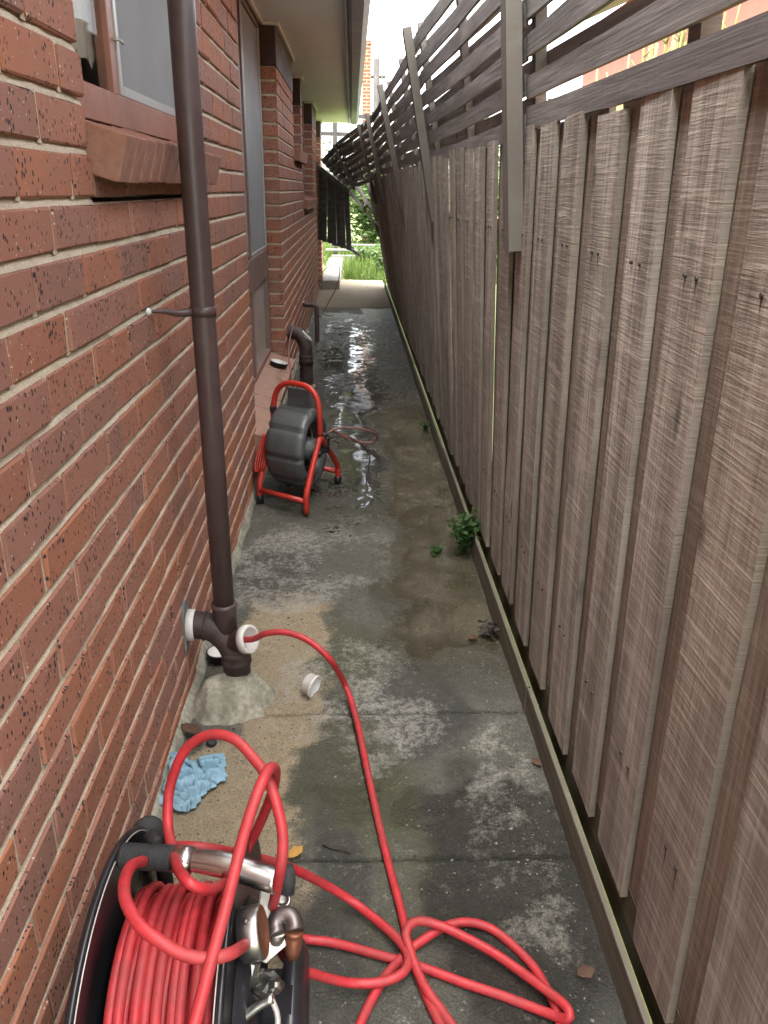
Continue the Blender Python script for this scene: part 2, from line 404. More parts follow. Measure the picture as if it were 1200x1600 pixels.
MAT['glass'] = glass_mat(); MAT['paleglass'] = simple('pale_pane_glass', (0.42, 0.44, 0.39), 0.12, var=0.15, scale=3, bump=0.03, dirt=(0.25, 0.27, 0.24)); MAT['clear'] = clear_glass(); MAT['screen'] = screen_mat()  # lower panes of the tall window get a pale mottled base colour
MAT['reflected_wall'] = simple('beige_reflection', (0.62, 0.49, 0.40), 0.9, var=0.08, scale=40)  # colour of the pink wall's reflection, put on a sheet behind the pane

def concrete_mat():
    t = NT('wet_concrete'); w = t.world()
    tan, wet, pale, dark, moss = (t.attr(k) for k in ('tan', 'wet', 'pale', 'dark', 'moss'))
    big = t.noise(w, 3.5, 6, 0.65, 0.6); mid = t.noise(w, 26, 8, 0.8); fine = t.noise(w, 190, 5, 0.85); agg = t.vor(w, 150)
    brk = t.math('ADD', t.math('MULTIPLY', t.math('SUBTRACT', mid, 0.5), 1.5), t.math('MULTIPLY', t.math('SUBTRACT', fine, 0.5), 0.9))
    def crisp(m, lo=0.38, hi=0.66, k=1.0):
        return t.ramp(t.math('ADD', m, t.math('MULTIPLY', brk, k)), [(lo, 0.0), (hi, 1.0)])
    c = t.ramp(mid, [(0.28, (0.075, 0.072, 0.058)), (0.5, (0.138, 0.132, 0.108)), (0.74, (0.215, 0.205, 0.17))])
    c = t.mix(t.ramp(big, [(0.35, 0.6), (0.65, 0.0)]), c, (0.085, 0.09, 0.066))
    c = t.mix(t.math('MULTIPLY', crisp(moss, 0.3, 0.7, 0.7), 0.75), c, (0.088, 0.092, 0.045))
    tanc = t.ramp(mid, [(0.3, (0.31, 0.24, 0.15)), (0.7, (0.50, 0.41, 0.275))])
    c = t.mix(t.math('MULTIPLY', crisp(tan, 0.3, 0.72, 0.8), 0.9), c, tanc)
    c = t.mix(t.math('MULTIPLY', crisp(dark, 0.25, 0.6), 0.8), c, (0.048, 0.047, 0.044))
    c = t.mix(t.math('MULTIPLY', t.attr('mud'), 0.8), c, t.ramp(mid, [(0.3, (0.105, 0.092, 0.06)), (0.7, (0.18, 0.16, 0.11))]))
    pv = t.noise(w, 38, 9, 0.88)
    c = t.mix(t.math('MULTIPLY', t.ramp(t.math('ADD', t.math('MULTIPLY', pale, 0.22), pv), [(0.64, 0.0), (0.78, 0.75)]), t.math('MINIMUM', t.math('MULTIPLY', pale, 3.0), 1.0)), c, (0.46, 0.445, 0.39))
    c = t.mix(t.ramp(fine, [(0.36, 0.8), (0.5, 0.0)]), c, (0.03, 0.029, 0.024))
    c = t.mix(t.ramp(fine, [(0.58, 0.0), (0.70, 0.6)]), c, (0.40, 0.38, 0.33))
    wetc = crisp(wet, 0.3, 0.7, 0.6)
    c = t.mix(t.math('MULTIPLY', wetc, 0.6), c, t.mix(1.0, c, (0.5, 0.49, 0.45), 'MULTIPLY'))
    t.col(c)
    wr = t.math('SUBTRACT', 0.84, t.math('MULTIPLY', wetc, 0.70)); wr = t.math('ADD', wr, t.math('MULTIPLY', t.math('SUBTRACT', mid, 0.5), 0.35), True)
    t.rough(t.math('MAXIMUM', wr, 0.10))
    h = t.math('ADD', t.math('MULTIPLY', fine, 1.0), t.math('MULTIPLY', mid, 0.9)); h = t.math('SUBTRACT', h, t.math('MULTIPLY', agg, 0.8))
    t.bump(h, 0.8, 0.008); return t.m
MAT['concrete'] = concrete_mat()
def water_mat():
    t = NT('muddy_water'); w = t.world()
    n = t.noise(w, 4, 5, 0.6, 0.5); t.col(t.ramp(n, [(0.3, (0.11, 0.10, 0.07)), (0.7, (0.17, 0.152, 0.108))]))
    t.rough(t.ramp(n, [(0.35, 0.06), (0.65, 0.22)])); t.p.inputs['Specular IOR Level'].default_value = 0.4
    rp = t.noise(w, 26, 3, 0.5); nb_ = t.bump(rp, 0.12, 0.006)
    tr = t.node('ShaderNodeBsdfTransparent'); tr.inputs[0].default_value = (0.80, 0.77, 0.70, 1); gl = t.node('ShaderNodeBsdfGlossy'); gl.inputs['Roughness'].default_value = 0.1; t.l.new(nb_, gl.inputs['Normal'])
    lw = t.node('ShaderNodeLayerWeight'); fr = t.math('ADD', t.math('MULTIPLY', t.math('POWER', lw.outputs['Facing'], 5.0), 0.95), 0.02); m1 = t.n.new('ShaderNodeMixShader'); t.l.new(fr, m1.inputs[0]); t.l.new(tr.outputs[0], m1.inputs[1]); t.l.new(gl.outputs[0], m1.inputs[2])
    m2 = t.n.new('ShaderNodeMixShader'); t.l.new(t.math('MULTIPLY', t.ramp(t.attr('depth'), [(0.0, 0.0), (0.9, 1.0)]), 0.85), m2.inputs[0]); t.l.new(m1.outputs[0], m2.inputs[1]); t.l.new(t.p.outputs[0], m2.inputs[2]); t.l.new(m2.outputs[0], t.n['Material Output'].inputs[0]); return t.m
MAT['water'] = water_mat()
def film_mat():
    t = NT('clear_water_film'); t.col((0.042, 0.040, 0.034)); t.rough(0.06); t.p.inputs['Specular IOR Level'].default_value = 0.5
    t.bump(t.noise(t.world(), 60, 3, 0.6), 0.07, 0.004); return t.m
MAT['film'] = film_mat()
def soil_mat():
    t = NT('garden_soil'); w = t.world(); n = t.noise(w, 3, 6, 0.7); f = t.noise(w, 40, 4, 0.7)
    c = t.ramp(n, [(0.3, (0.10, 0.14, 0.04)), (0.6, (0.16, 0.19, 0.06)), (0.8, (0.20, 0.17, 0.10))]); t.col(c); t.rough(0.95); t.bump(f, 0.8, 0.03); return t.m
MAT['soil'] = soil_mat()

# ================================================================== SETTING
# ---- ground sheet (garden and beyond), lower than the path
g = MB(); N = 40
for i in range(N + 1):
    for j in range(N + 1):
        x = -150 + 300 * i / N; y = -60 + 320 * j / N
        g.v.append((x, y, -0.06))
for i in range(N):
    for j in range(N):
        a = i * (N + 1) + j; g.f.append((a, a + N + 1, a + N + 2, a + 1)); g.sm.append(True)
o = g.build('ground', MAT['soil']); o['kind'] = 'structure'; o['label'] = 'green garden ground beyond the path'; o['category'] = 'ground'

# ---- concrete path: slabs with real relief and stain masks
def ground_z(X, Y):
    z = (fbm(X * 2.2, Y * 2.2, 4, 3) - 0.5) * 0.016 + (fbm(X * 14, Y * 14, 4, 9) - 0.5) * 0.0075
    z += (fbm(X * 60, Y * 60, 2, 21) - 0.5) * 0.003 + ((fbm(X * 32, Y * 32, 3, 25) - 0.5) * 0.004 + (fbm(X * 70, Y * 62, 2, 27) - 0.5) * 0.009) * smooth(2.9, 3.8, Y) * (1 - smooth(9.5, 10.8, Y))
    dip = dip_at(X, Y)
    return z - 0.015 * dip
def dip_at(X, Y):
    return smooth(0.60, 0.86, X + (fbm(X * 3, Y * 3, 3, 5) - 0.5) * 0.36) * smooth(2.15, 2.7, Y + (fbm(X * 4, Y * 4, 3, 6) - 0.5) * 0.5) * (1 - smooth(5.2, 6.4, Y))
def ground_low(X, Y):
    return (fbm(X * 2.2, Y * 2.2, 4, 3) - 0.5) * 0.016
def masks(X, Y):
    n1 = fbm(X * 5, Y * 5, 4, 31) - 0.5; n2 = fbm(X * 9, Y * 9, 4, 41) - 0.5; n3 = fbm(X * 20, Y * 20, 3, 51) - 0.5
    wx = X + n1 * 0.16 + n3 * 0.05; wy = Y + n2 * 0.3
    blob = lambda cx, cy, rx, ry: 1 - smooth(0.6, 1.15, np.sqrt(((wx - cx) / rx) ** 2 + ((wy - cy) / ry) ** 2))
    tan = np.maximum.reduce([blob(0.27, 2.50, 0.22, 0.30), blob(0.30, 2.08, 0.17, 0.36), blob(0.16, 1.62, 0.22, 0.30), 0.55 * blob(0.34, 1.18, 0.10, 0.30)])
    wet = smooth(0.50, 0.72, wx) * smooth(1.7, 2.5, wy) * 0.85
    wet = np.maximum(wet, smooth(3.3, 4.3, wy + wx * 0.8) * (1 - smooth(9.6, 11.3, wy)))
    wet = np.maximum(wet, 0.75 * blob(0.86, 1.35, 0.26, 0.45)); wet = np.maximum(wet, 0.45 * blob(0.5, 1.75, 0.2, 0.3))
    wet = np.clip(wet + n1 * 0.55 * (wet > 0.02), 0, 1)
    dark = np.maximum.reduce([0.7 * blob(0.88, 1.3, 0.22, 0.5), 0.55 * blob(0.72, 2.05, 0.16, 0.3), 0.75 * blob(0.6, 6.6, 0.6, 1.3), 0.6 * blob(0.2, 3.0, 0.18, 0.35), 0.55 * blob(0.7, 8.6, 0.6, 1.6), 0.5*blob(0.45,1.25,0.10,0.5)])
    mud = smooth(0.55, 0.80, X + n1 * 0.3) * smooth(2.0, 2.6, wy) * (1 - smooth(5.4, 6.6, wy)); dark = np.clip(dark * (0.5 + 1.4 * (n2 + 0.45)), 0, 0.9)
    pale = np.maximum.reduce([blob(0.22, 2.78, 0.26, 0.22), blob(0.2, 3.15, 0.24, 0.35) , 0.8 * blob(0.52, 2.15, 0.32, 0.40), 0.7 * blob(0.5, 1.95, 0.36, 0.22), 0.85 * blob(0.93, 1.60, 0.12, 0.50), 0.6 * blob(0.42, 3.2, 0.4, 0.7), 0.35 * blob(0.55, 1.2, 0.5, 0.5)])
    pale = np.clip(pale * (0.4 + 2.2 * np.clip(n2 + 0.28, 0, 1)), 0, 1)
    far = smooth(10.6, 11.2, Y); pale = np.maximum(pale, 0.4 * far); wet = wet * (1 - far); tan = np.maximum(tan, 0.75 * far)
    moss = np.clip(np.maximum.reduce([0.8 * blob(0.48, 1.55, 0.3, 0.6), 0.9 * blob(0.5, 2.35, 0.2, 0.3), 0.5 * blob(0.30, 1.0, 0.25, 0.4), 0.45 * blob(0.75, 3.6, 0.4, 1.2)]) * (0.7 + n1), 0, 1)
    return dict(mud=mud, tan=tan, wet=wet, dark=dark * (1 - far), pale=pale, moss=moss)
path = empty('path'); path['kind'] = 'structure'; path['label'] = 'wet stained concrete path between brick wall and fence'; path['category'] = 'path'
def slab(y0, y1, res):
    x0, x1 = -0.02, 1.045
    nx = int((x1 - x0) / res) + 1; ny = int((y1 - y0) / res) + 1
    xs = np.linspace(x0, x1, nx); ys = np.linspace(y0 + 0.004, y1 - 0.004, ny)
    X, Y = np.meshgrid(xs, ys); Z = ground_z(X, Y)
    ed = np.minimum(Y - ys[0], ys[-1] - Y); Z = Z - 0.007 * (1 - smooth(0, 0.014, ed + (fbm(X * 25, Y * 25, 2, 77) - 0.5) * 0.012))
    V = np.stack([X, Y, Z], -1).reshape(-1, 3)
    idx = np.arange(nx * ny).reshape(ny, nx)
    Fq = np.stack([idx[:-1, :-1], idx[:-1, 1:], idx[1:, 1:], idx[1:, :-1]], -1).reshape(-1, 4)
    # skirts
    low = np.concatenate([V[idx[0]], V[idx[-1]][::-1]]); low = low.copy(); low[:, 2] = -0.05
    base = len(V); ring = np.concatenate([idx[0], idx[-1][::-1]]); V = np.concatenate([V, low]); m = len(ring)
    sk = np.array([[ring[(k + 1) % m], ring[k], base + k, base + (k + 1) % m] for k in range(m)])
    Fq = np.concatenate([Fq, sk])
    me = bpy.data.meshes.new('slab'); me.from_pydata(V.tolist(), [], Fq.tolist()); me.update(); me.polygons.foreach_set('use_smooth', [True] * len(Fq))
    for k, a in masks(V[:, 0], V[:, 1]).items():
        at = me.attributes.new(k, 'FLOAT', 'POINT'); at.data.foreach_set('value', np.ascontiguousarray(a, dtype=np.float32))
    me.materials.append(MAT['concrete'])
    return link('slab', me, path)
for y0, y1, r in ((-1.5, 0.7, 0.03), (0.7, 1.437, 0.008), (1.437, 2.005, 0.008), (2.005, 4.45, 0.007), (4.45, 6.97, 0.0055), (6.97, 10.88, 0.009), (10.88, 14.5, 0.03)):
    slab(y0, y1, r)
# ---- muddy puddle lying in the dip
def water(name, y0, y1, x0, x1, z, label):
    nx, ny = 90, 500; X, Y = np.meshgrid(np.linspace(x0, x1, nx), np.linspace(y0, y1, ny))
    V = np.stack([X, Y, np.full_like(X, z)], -1).reshape(-1, 3); idx = np.arange(nx * ny).reshape(ny, nx)
    dep = np.clip((z - ground_z(V[:, 0], V[:, 1])) / 0.009, 0, 1)
    Fq = np.stack([idx[:-1, :-1], idx[:-1, 1:], idx[1:, 1:], idx[1:, :-1]], -1).reshape(-1, 4)
    me = bpy.data.meshes.new(name); me.from_pydata(V.tolist(), [], Fq.tolist()); me.update(); me.polygons.foreach_set('use_smooth', [True] * len(Fq)); me.materials.append(MAT['water'])
    at = me.attributes.new('depth', 'FLOAT', 'POINT'); at.data.foreach_set('value', dep.astype(np.float32))
    o = link(name, me); tag(o, label, 'puddle', kind='structure'); return o
water('puddle', 2.1, 6.6, 0.35, 1.03, -0.0095, 'shallow muddy brown puddle along the fence')
# thin water film between the crumbs of rough concrete
def film():
    nx, ny = 90, 560; xs = np.linspace(0.10, 1.03, nx); ys_ = np.linspace(3.1, 10.2, ny); X, Y = np.meshgrid(xs, ys_)
    bl = lambda cx, cy_, rx, ry: 1 - smooth(0.25, 1.1, np.sqrt(((X - cx) / rx) ** 2 + ((Y - cy_) / ry) ** 2))
    m = np.maximum.reduce([1.5 * bl(0.62, 5.2, 0.36, 2.2), 0.95 * bl(0.5, 7.4, 0.6, 2.0), 0.8 * bl(0.48, 3.9, 0.28, 1.0), 0.8 * bl(0.45, 9.2, 0.55, 1.4)])
    m = m + (fbm(X * 4, Y * 2.5, 4, 91) - 0.5) * 0.5
    Z = ground_low(X, Y) - 0.0058 + 0.0068 * np.clip(m, 0, 1.2)
    Z = np.where(m < 0.05, Z - 0.02, Z)
    Z = Z - 0.03 * dip_at(X, Y)
    V = np.stack([X, Y, Z], -1).reshape(-1, 3); idx = np.arange(nx * ny).reshape(ny, nx)
    Fq = np.stack([idx[:-1, :-1], idx[:-1, 1:], idx[1:, 1:], idx[1:, :-1]], -1).reshape(-1, 4)
    me = bpy.data.meshes.new('puddle'); me.from_pydata(V.tolist(), [], Fq.tolist()); me.update(); me.polygons.foreach_set('use_smooth', [True] * len(Fq)); me.materials.append(MAT['film'])
    tag(link('puddle', me), 'thin shining water film on rough concrete beyond the grey cable drum', 'puddle', kind='structure')
film()

# ================================================================== BRICK HOUSE
house = tag(empty('brick_house', (0, 1, 0)), 'red speckled brick house wall with recessed windows and cream eaves', 'house')
HM = Matrix.Translation((0, -1, 0))
def hchild(o, parent=None):
    o.parent = parent or house
    if parent is None: o.matrix_local = HM @ o.matrix_local
    return o
wall = empty('brick_wall'); wall.parent = house; wall.matrix_local = HM
CH, CZ0 = 0.0872, -0.014 - 0.0872      # course height; bottom of lowest course
BL, JT, PHASE = 0.2565, 0.0125, 1.192
BH = CH - 0.0150
mort = MB()
bricks = []                            # (x0, x1, y0, y1, z0)
def course_z(k): return CZ0 + CH * k
SOFF = 2.50
NC = int((SOFF - CZ0) / CH) + 1
def lay(y0, y1, z0, z1, x_face=0.0, depth=0.105, mn=0.045):
    for k in range(NC):
        zb = course_z(k)
        if zb < z0 - 0.02 or zb + BH > z1 + 0.02: continue
        ph = PHASE + (BL / 2 if k % 2 == 0 else 0)
        j = ph + math.floor((y0 - ph) / BL) * BL
        a = y0
        while a < y1 - 0.02:
            j += BL
            b = min(j - JT / 2, y1)
            if b - a < mn and b < y1: continue
            if y1 - b < mn + JT and b < y1: b = y1
            bricks.append((x_face - depth, x_face, a + random.uniform(-.002, .002), b + random.uniform(-.002, .002), zb))
            if b < y1: mort.add([(x_face - 0.0048, b - 0.004, zb - 0.004), (x_face - 0.0048, b + JT + 0.004, zb - 0.004), (x_face - 0.0048, b + JT + 0.004, zb + BH + 0.002), (x_face - 0.0048, b - 0.004, zb + BH + 0.002)], [(0, 1, 2, 3)])
            a = b + JT
def seg(y0, y1, z0, z1, depth=0.26):
    lay(y0, y1, z0, z1)
    mort.box(-depth, -0.0105, y0 + 0.006, y1 - 0.006, z0, z1)
    # weathered bed joints: flush at the lower brick, raked under the upper one
    for k in range(NC):
        zb = course_z(k) + BH; zt = course_z(k + 1)
        if zb < z0 - 0.01 or zt > z1 + 0.01: continue
        n = max(2, int((y1 - y0) / 0.06)); vs = []; fs = []
        for i in range(n + 1):
            y = y0 + 0.001 + (y1 - y0 - 0.002) * i / n
            vs += [(-0.0035 + random.uniform(-.002, .0012), y, zb + 0.0003), (-0.0098 + random.uniform(-.003, .002), y, zt - 0.001)]
            if i: fs.append((2 * i - 2, 2 * i, 2 * i + 1, 2 * i - 1))
        mort.add(vs, fs)
W1 = (1.70, 2.90); W2 = (4.06, 6.03); W3 = (7.62, 8.72); W4 = (8.98, 11.15); W5 = (12.3, 13.95); YEND = 14.55
FR = 2.242
seg(-2.5, W1[0], CZ0, SOFF)
seg(W1[0], W1[1], CZ0, 1.456)
for _b in range(5): bricks.append((-0.12, -0.016, W1[0] + 0.01 + 0.238 * _b, W1[0] + 0.236 + 0.238 * _b, 1.4685 - 0.002))
seg(W1[1], W2[0], CZ0, SOFF)
seg(W2[0], W2[1], CZ0, 0.16)
seg(W2[1], W3[0], CZ0, FR)
seg(W3[0], W3[1], CZ0, 1.72)
seg(W3[1], W4[0], CZ0, FR)
seg(W4[0], W4[1], CZ0, 1.29)
seg(W4[1], W5[0], CZ0, FR)
seg(W5[1], YEND, CZ0, FR)
mo = mort.build('mortar', MAT['mortar'], wall); mo['kind'] = 'stuff'
# choose the 300 bricks that show largest
def shown(b):
    x0, x1, y0, y1, z = b; c = (0, (y0 + y1) / 2, z + BH / 2)
    if (y0 + y1) / 2 < 0.55: return 0
    u, v, d = proj(c)
    if d < 0.2 or not (-60 < u < 560 and -60 < v < 1660): return 0
    return (y1 - y0) * 0.5 / d ** 3 if u > 0 else (y1 - y0) * 0.35 / d ** 3
order = sorted(range(len(bricks)), key=lambda i: -shown(bricks[i]))
single = set(i for i in order[:295] if shown(bricks[i]) > 0)
variants = []
for k in range(14):
    m = MB(); r_ = random.Random(k); m.cbox(-0.105, 0, 0, 1.0, 0, BH, 0.0028, 0.0009, r_)
    variants.append(m)
brick_cache = {}
rest = MB(); rest_rnd = []
for i, (x0, x1, y0, y1, z) in enumerate(bricks):
    L = y1 - y0; lk = round(L / 0.004) * 0.004
    if i in single:
        key = (lk, random.randrange(6))
        if key not in brick_cache:
            m = MB(); m.cbox(-0.105, 0, 0, lk, 0, BH, 0.0036, 0.0017, random.Random(hash(key) & 0xffff)); brick_cache[key] = m.mesh('brick', MAT['brick'])
        jx = random.uniform(-0.0015, 0.002)
        link('brick', brick_cache[key], wall, Matrix.Translation((jx, y0, z + random.uniform(-.0012, .0012))) @ Matrix.Rotation(random.uniform(-.004, .004), 4, 'Z') @ Matrix.Rotation(random.uniform(-.004, .004), 4, 'X'))
    else:
        jx = random.uniform(-0.0015, 0.002); o = len(rest.v); rest.cbox(x0 + jx, x1 + jx, y0, y1, z, z + BH, 0.003, 0.0008)
        rest_rnd += [random.random()] * (len(rest.v) - o)
ro = rest.build('brick_courses', MAT['brick_joined'], wall); ro['kind'] = 'stuff'
at = ro.data.attributes.new('rnd', 'FLOAT', 'POINT'); at.data.foreach_set('value', np.array(rest_rnd, dtype=np.float32))

# ---- eaves
def hbox(name, mat, parent, *b):
    m = MB()
    for q in b: m.cbox(*q, 0.002) if len(q) == 6 else m.box(*q)
    o = m.build(name, mat); return hchild(o, None if parent is None else parent)
for ya, yb in ((-2.5, 3.6), (3.605, 7.2), (7.205, 10.8), (10.805, 14.6)):
    hbox('soffit', MAT['soffit'], None, (-0.28, 0.452, ya, yb, SOFF, SOFF + 0.012))
hbox('fascia', MAT['gutter'], None, (0.4525, 0.475, -2.5, 14.62, SOFF - 0.025, SOFF + 0.17))
gm = MB(); prof = [(0.0, 0.12), (0.0, 0.0), (0.03, -0.022), (0.10, -0.022), (0.135, 0.015), (0.137, 0.095), (0.148, 0.10), (0.148, 0.11), (0.133, 0.11), (0.131, 0.02), (0.098, -0.016), (0.03, -0.016), (0.006, 0.002), (0.006, 0.12)]
for j, y in enumerate((-2.5, 14.64)):
    for dx, dz in prof: gm.v.append((0.478 + dx, y, SOFF + 0.005 + dz))
n = len(prof); gm.f = [(k, (k + 1) % n, n + (k + 1) % n, n + k) for k in range(n)] + [tuple(range(n))[::-1], tuple(range(n, 2 * n))]; gm.sm = [False] * len(gm.f)
gut = gm.build('gutter', MAT['gutter']); hchild(gut); recalc(gut)
rm = MB(); rm.add([(0.56, -2.6, SOFF + 0.12), (0.56, 14.7, SOFF + 0.12), (-4.0, 14.7, SOFF + 1.7), (-4.0, -2.6, SOFF + 1.7), (0.56, -2.6, SOFF + 0.15), (0.56, 14.7, SOFF + 0.15), (-4.0, 14.7, SOFF + 1.73), (-4.0, -2.6, SOFF + 1.73)], [(3, 2, 1, 0), (4, 5, 6, 7), (0, 1, 5, 4), (1, 2, 6, 5), (2, 3, 7, 6), (3, 0, 4, 7)])
hchild(rm.build('roof', MAT['roofgrey']))
# plain back wall behind the windows so nothing shows through the house
hbox('inner_wall', MAT['mortar'], None, (-0.5, -0.42, -2.5, YEND, -0.05, 2.9)); hbox('inner_wall', MAT['brick_joined'], None, (-4.0, -0.28, YEND - 0.1, YEND - 0.01, -0.05, 3.4))
# frieze boards and cornice
RX = -0.105
def frieze(y0, y1, x): hbox('frieze_board', MAT['frieze'], None, (x - 0.11, x, y0, y1, FR + 0.003, SOFF - 0.001))
for y0, y1 in ((W2[1], W3[0]), (W3[1], W4[0]), (W4[1], W5[0]), (W5[1], YEND)): frieze(y0 + 0.002, y1 - 0.002, 0.001)
def corn(y0, y1, x): hbox('cornice', MAT['cornice'], None, (x, x + 0.022, y0, y1, SOFF - 0.024, SOFF - 0.0015))
corn(W1[1], W2[0], 0.003); corn(W2[0] + 0.003, W2[1] - 0.003, RX + 0.012)
for y0, y1 in ((W2[1], W3[0]), (W3[1], W4[0]), (W4[1], W5[0]), (W5[1], YEND)):
    corn(y0, y1, 0.004)
    hbox('cornice', MAT['cornice'], None, (RX + 0.012, 0.003, y0 - 0.024, y0 - 0.001, SOFF - 0.024, SOFF - 0.0015))

# ---- windows
def window(label):
    w = empty('window'); w.parent = house; w.matrix_local = HM; w['label'] = label; return w
def wbox(name, mat, w, *b, c=0.002):
    m = MB()
    for q in b: m.cbox(*q, c)
    return m.build(name, mat, w)
# window above the brick sill; fringed sheet imitates the reflected pink wall
w1 = window('brown timber window with fringed beige sheet imitating a reflection and grey flyscreen')
fx0, fx1 = -0.075, -0.045
wbox('frame', MAT['frame'], w1, (fx0, fx1 + 0.010, W1[0], W1[1], 1.615, 1.685), (fx0, fx1, W1[0], W1[0] + 0.03, 1.7005, 2.498), (fx0, fx1, W1[1] - 0.05, W1[1], 1.7005, 2.498), (fx0, fx1, W1[0] + 0.031, W1[1] - 0.051, 2.42, 2.498))
wbox('mullion', MAT['frame'], w1, (fx0, fx1 + 0.004, 2.075, 2.125, 1.6858, 2.419))
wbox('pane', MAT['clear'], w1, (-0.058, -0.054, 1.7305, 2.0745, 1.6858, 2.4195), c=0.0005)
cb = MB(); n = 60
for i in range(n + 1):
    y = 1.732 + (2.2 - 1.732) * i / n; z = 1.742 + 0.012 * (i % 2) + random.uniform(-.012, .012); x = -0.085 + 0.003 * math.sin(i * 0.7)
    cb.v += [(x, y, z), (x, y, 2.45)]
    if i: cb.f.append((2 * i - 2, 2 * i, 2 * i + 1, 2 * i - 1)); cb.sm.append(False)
cb.build('reflection_sheet', MAT['reflected_wall'], w1)  # added sheet whose colour and jagged edge imitate a reflection in the pane
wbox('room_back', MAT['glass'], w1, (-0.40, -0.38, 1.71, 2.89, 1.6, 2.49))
wbox('flyscreen', MAT['screen'], w1, (-0.052, -0.048, 2.15, W1[1] - 0.0755, 1.71, 2.40), c=0.0005)
wbox('screen_frame', MAT['alu'], w1, (-0.058, -0.038, 2.1255, 2.1495, 1.6858, 2.419), (-0.058, -0.038, W1[1] - 0.075, W1[1] - 0.0505, 1.6858, 2.419), (-0.058, -0.038, 2.15, W1[1] - 0.0755, 1.6858, 1.7095))
lm = MB(); lm.tube([(-0.042, 2.11, 1.80), (-0.030, 2.115, 1.80), (-0.024, 2.128, 1.795)], 0.004, 8); lm.build('latch', MAT['alu'], w1)
def brick_sill(w, y0, y1, ztop, zdrop, xin, xout, h, pitch=0.087, end_cement=True):
    """rowlock sill bricks sloping outward, each its own piece"""
    ang = math.atan2(zdrop, xout - xin); L = math.hypot(zdrop, xout - xin); nb = int(round((y1 - y0) / pitch)); p = (y1 - y0) / nb
    vs = [MB().cbox(0, L, 0, p - 0.009, -h, 0, 0.003, 0.0012, random.Random(q)).mesh('sill_brick', MAT['sillbrick']) for q in range(4)]
    for k in range(nb):
        link('sill_brick', random.choice(vs), w, Matrix.Translation((xin, y0 + k * p, ztop + random.uniform(-.002, .002))) @ Matrix.Rotation(ang, 4, 'Y'))
    m = MB(); m.box(0, L - 0.006, 0.003, y1 - y0 - 0.012, -h + 0.006, -0.005); o = m.build('sill_mortar', MAT['mortar'], w)
    o.matrix_local = Matrix.Translation((xin, y0, ztop)) @ Matrix.Rotation(ang, 4, 'Y')
brick_sill(w1, W1[0] + 0.005, W1[1] + 0.03, 1.6125, 0.03, -0.03, 0.072, 0.092)
# full-height window over the low tiled sill
w2 = window('tall recessed brown window with grey flyscreen over pale lower pane')
a, b = W2; X0, X1 = RX - 0.05, RX
wbox('frame', MAT['frame_dull'], w2, (X0, X1, a, a + 0.055, 0.33, 2.495), (X0, X1, b - 0.05, b, 0.33, 2.495), (X0, X1, a + 0.0555, b - 0.0505, 0.33, 0.37), (X0, X1 + 0.006, a + 0.0555, b - 0.0505, 0.90, 1.085), (X0, X1, a + 0.0555, b - 0.0505, 2.45, 2.495))
wbox('mullion', MAT['frame_dull'], w2, (X0, X1 + 0.004, 5.0, 5.055, 0.3705, 0.8995), (X0, X1 + 0.004, 5.0, 5.055, 1.0855, 2.4495))
wbox('pane', MAT['paleglass'], w2, (X0 + 0.012, X0 + 0.018, a + 0.056, 4.9995, 0.3705, 0.8995), c=0.0005); wbox('pane', MAT['paleglass'], w2, (X0 + 0.012, X0 + 0.018, 5.0555, b - 0.051, 0.3705, 0.8995), c=0.0005)
wbox('flyscreen', MAT['screen'], w2, (X1 - 0.012, X1 - 0.006, 5.08, b - 0.075, 1.11, 2.44), c=0.0005); wbox('flyscreen', MAT['screen'], w2, (X1 - 0.012, X1 - 0.006, a + 0.08, 4.975, 1.11, 2.44), c=0.0005)
wbox('screen_frame', MAT['alu'], w2, (X1 - 0.02, X1 + 0.003, 5.056, 5.0795, 1.0865, 2.449), (X1 - 0.02, X1 + 0.003, b - 0.0745, b - 0.051, 1.0865, 2.449), (X1 - 0.02, X1 + 0.003, 5.08, b - 0.075, 1.0865, 1.1095))
brick_sill(w2, W2[0] - 0.09, W2[1] + 0.005, 0.335, 0.055, RX, 0.075, 0.10, pitch=0.26)
for c_ in w2.children:
    if c_.name.startswith('sill_brick'): c_.data.materials[0] = MAT['silltile']; c_.name = 'sill_tile'
hbox('sill_bed', MAT['mortar'], w2, (-0.2, -0.011, W2[0] + 0.002, W2[1] - 0.002, 0.1605, 0.21))
def small_window(yy, zs, label, sill=True):
    w = window(label); a, b = yy
    wbox('frame', MAT['frame_dull'], w, (X0, X1, a + 0.002, a + 0.05, zs, 2.495), (X0, X1, b - 0.05, b - 0.002, zs, 2.495), (X0, X1, a + 0.0505, b - 0.0505, zs, zs + 0.06), (X0, X1, a + 0.0505, b - 0.0505, 2.44, 2.495))
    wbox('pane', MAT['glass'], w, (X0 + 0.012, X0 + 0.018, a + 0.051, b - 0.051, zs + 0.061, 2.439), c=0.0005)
    if sill: brick_sill(w, a - 0.02, b + 0.02, zs, 0.03, RX + 0.01, 0.065, 0.095)
    return w
small_window(W3, 1.83, 'small high window with brick sill beyond the tall window')
small_window(W4, 1.40, 'wider far window with brick sill beside the hanging fence panel')
w5 = window('dark doorway recess at the far end of the wall')
wbox('door_leaf', MAT['frieze'], w5, (-0.2, -0.15, W5[0], W5[1], 0.0, 2.495))

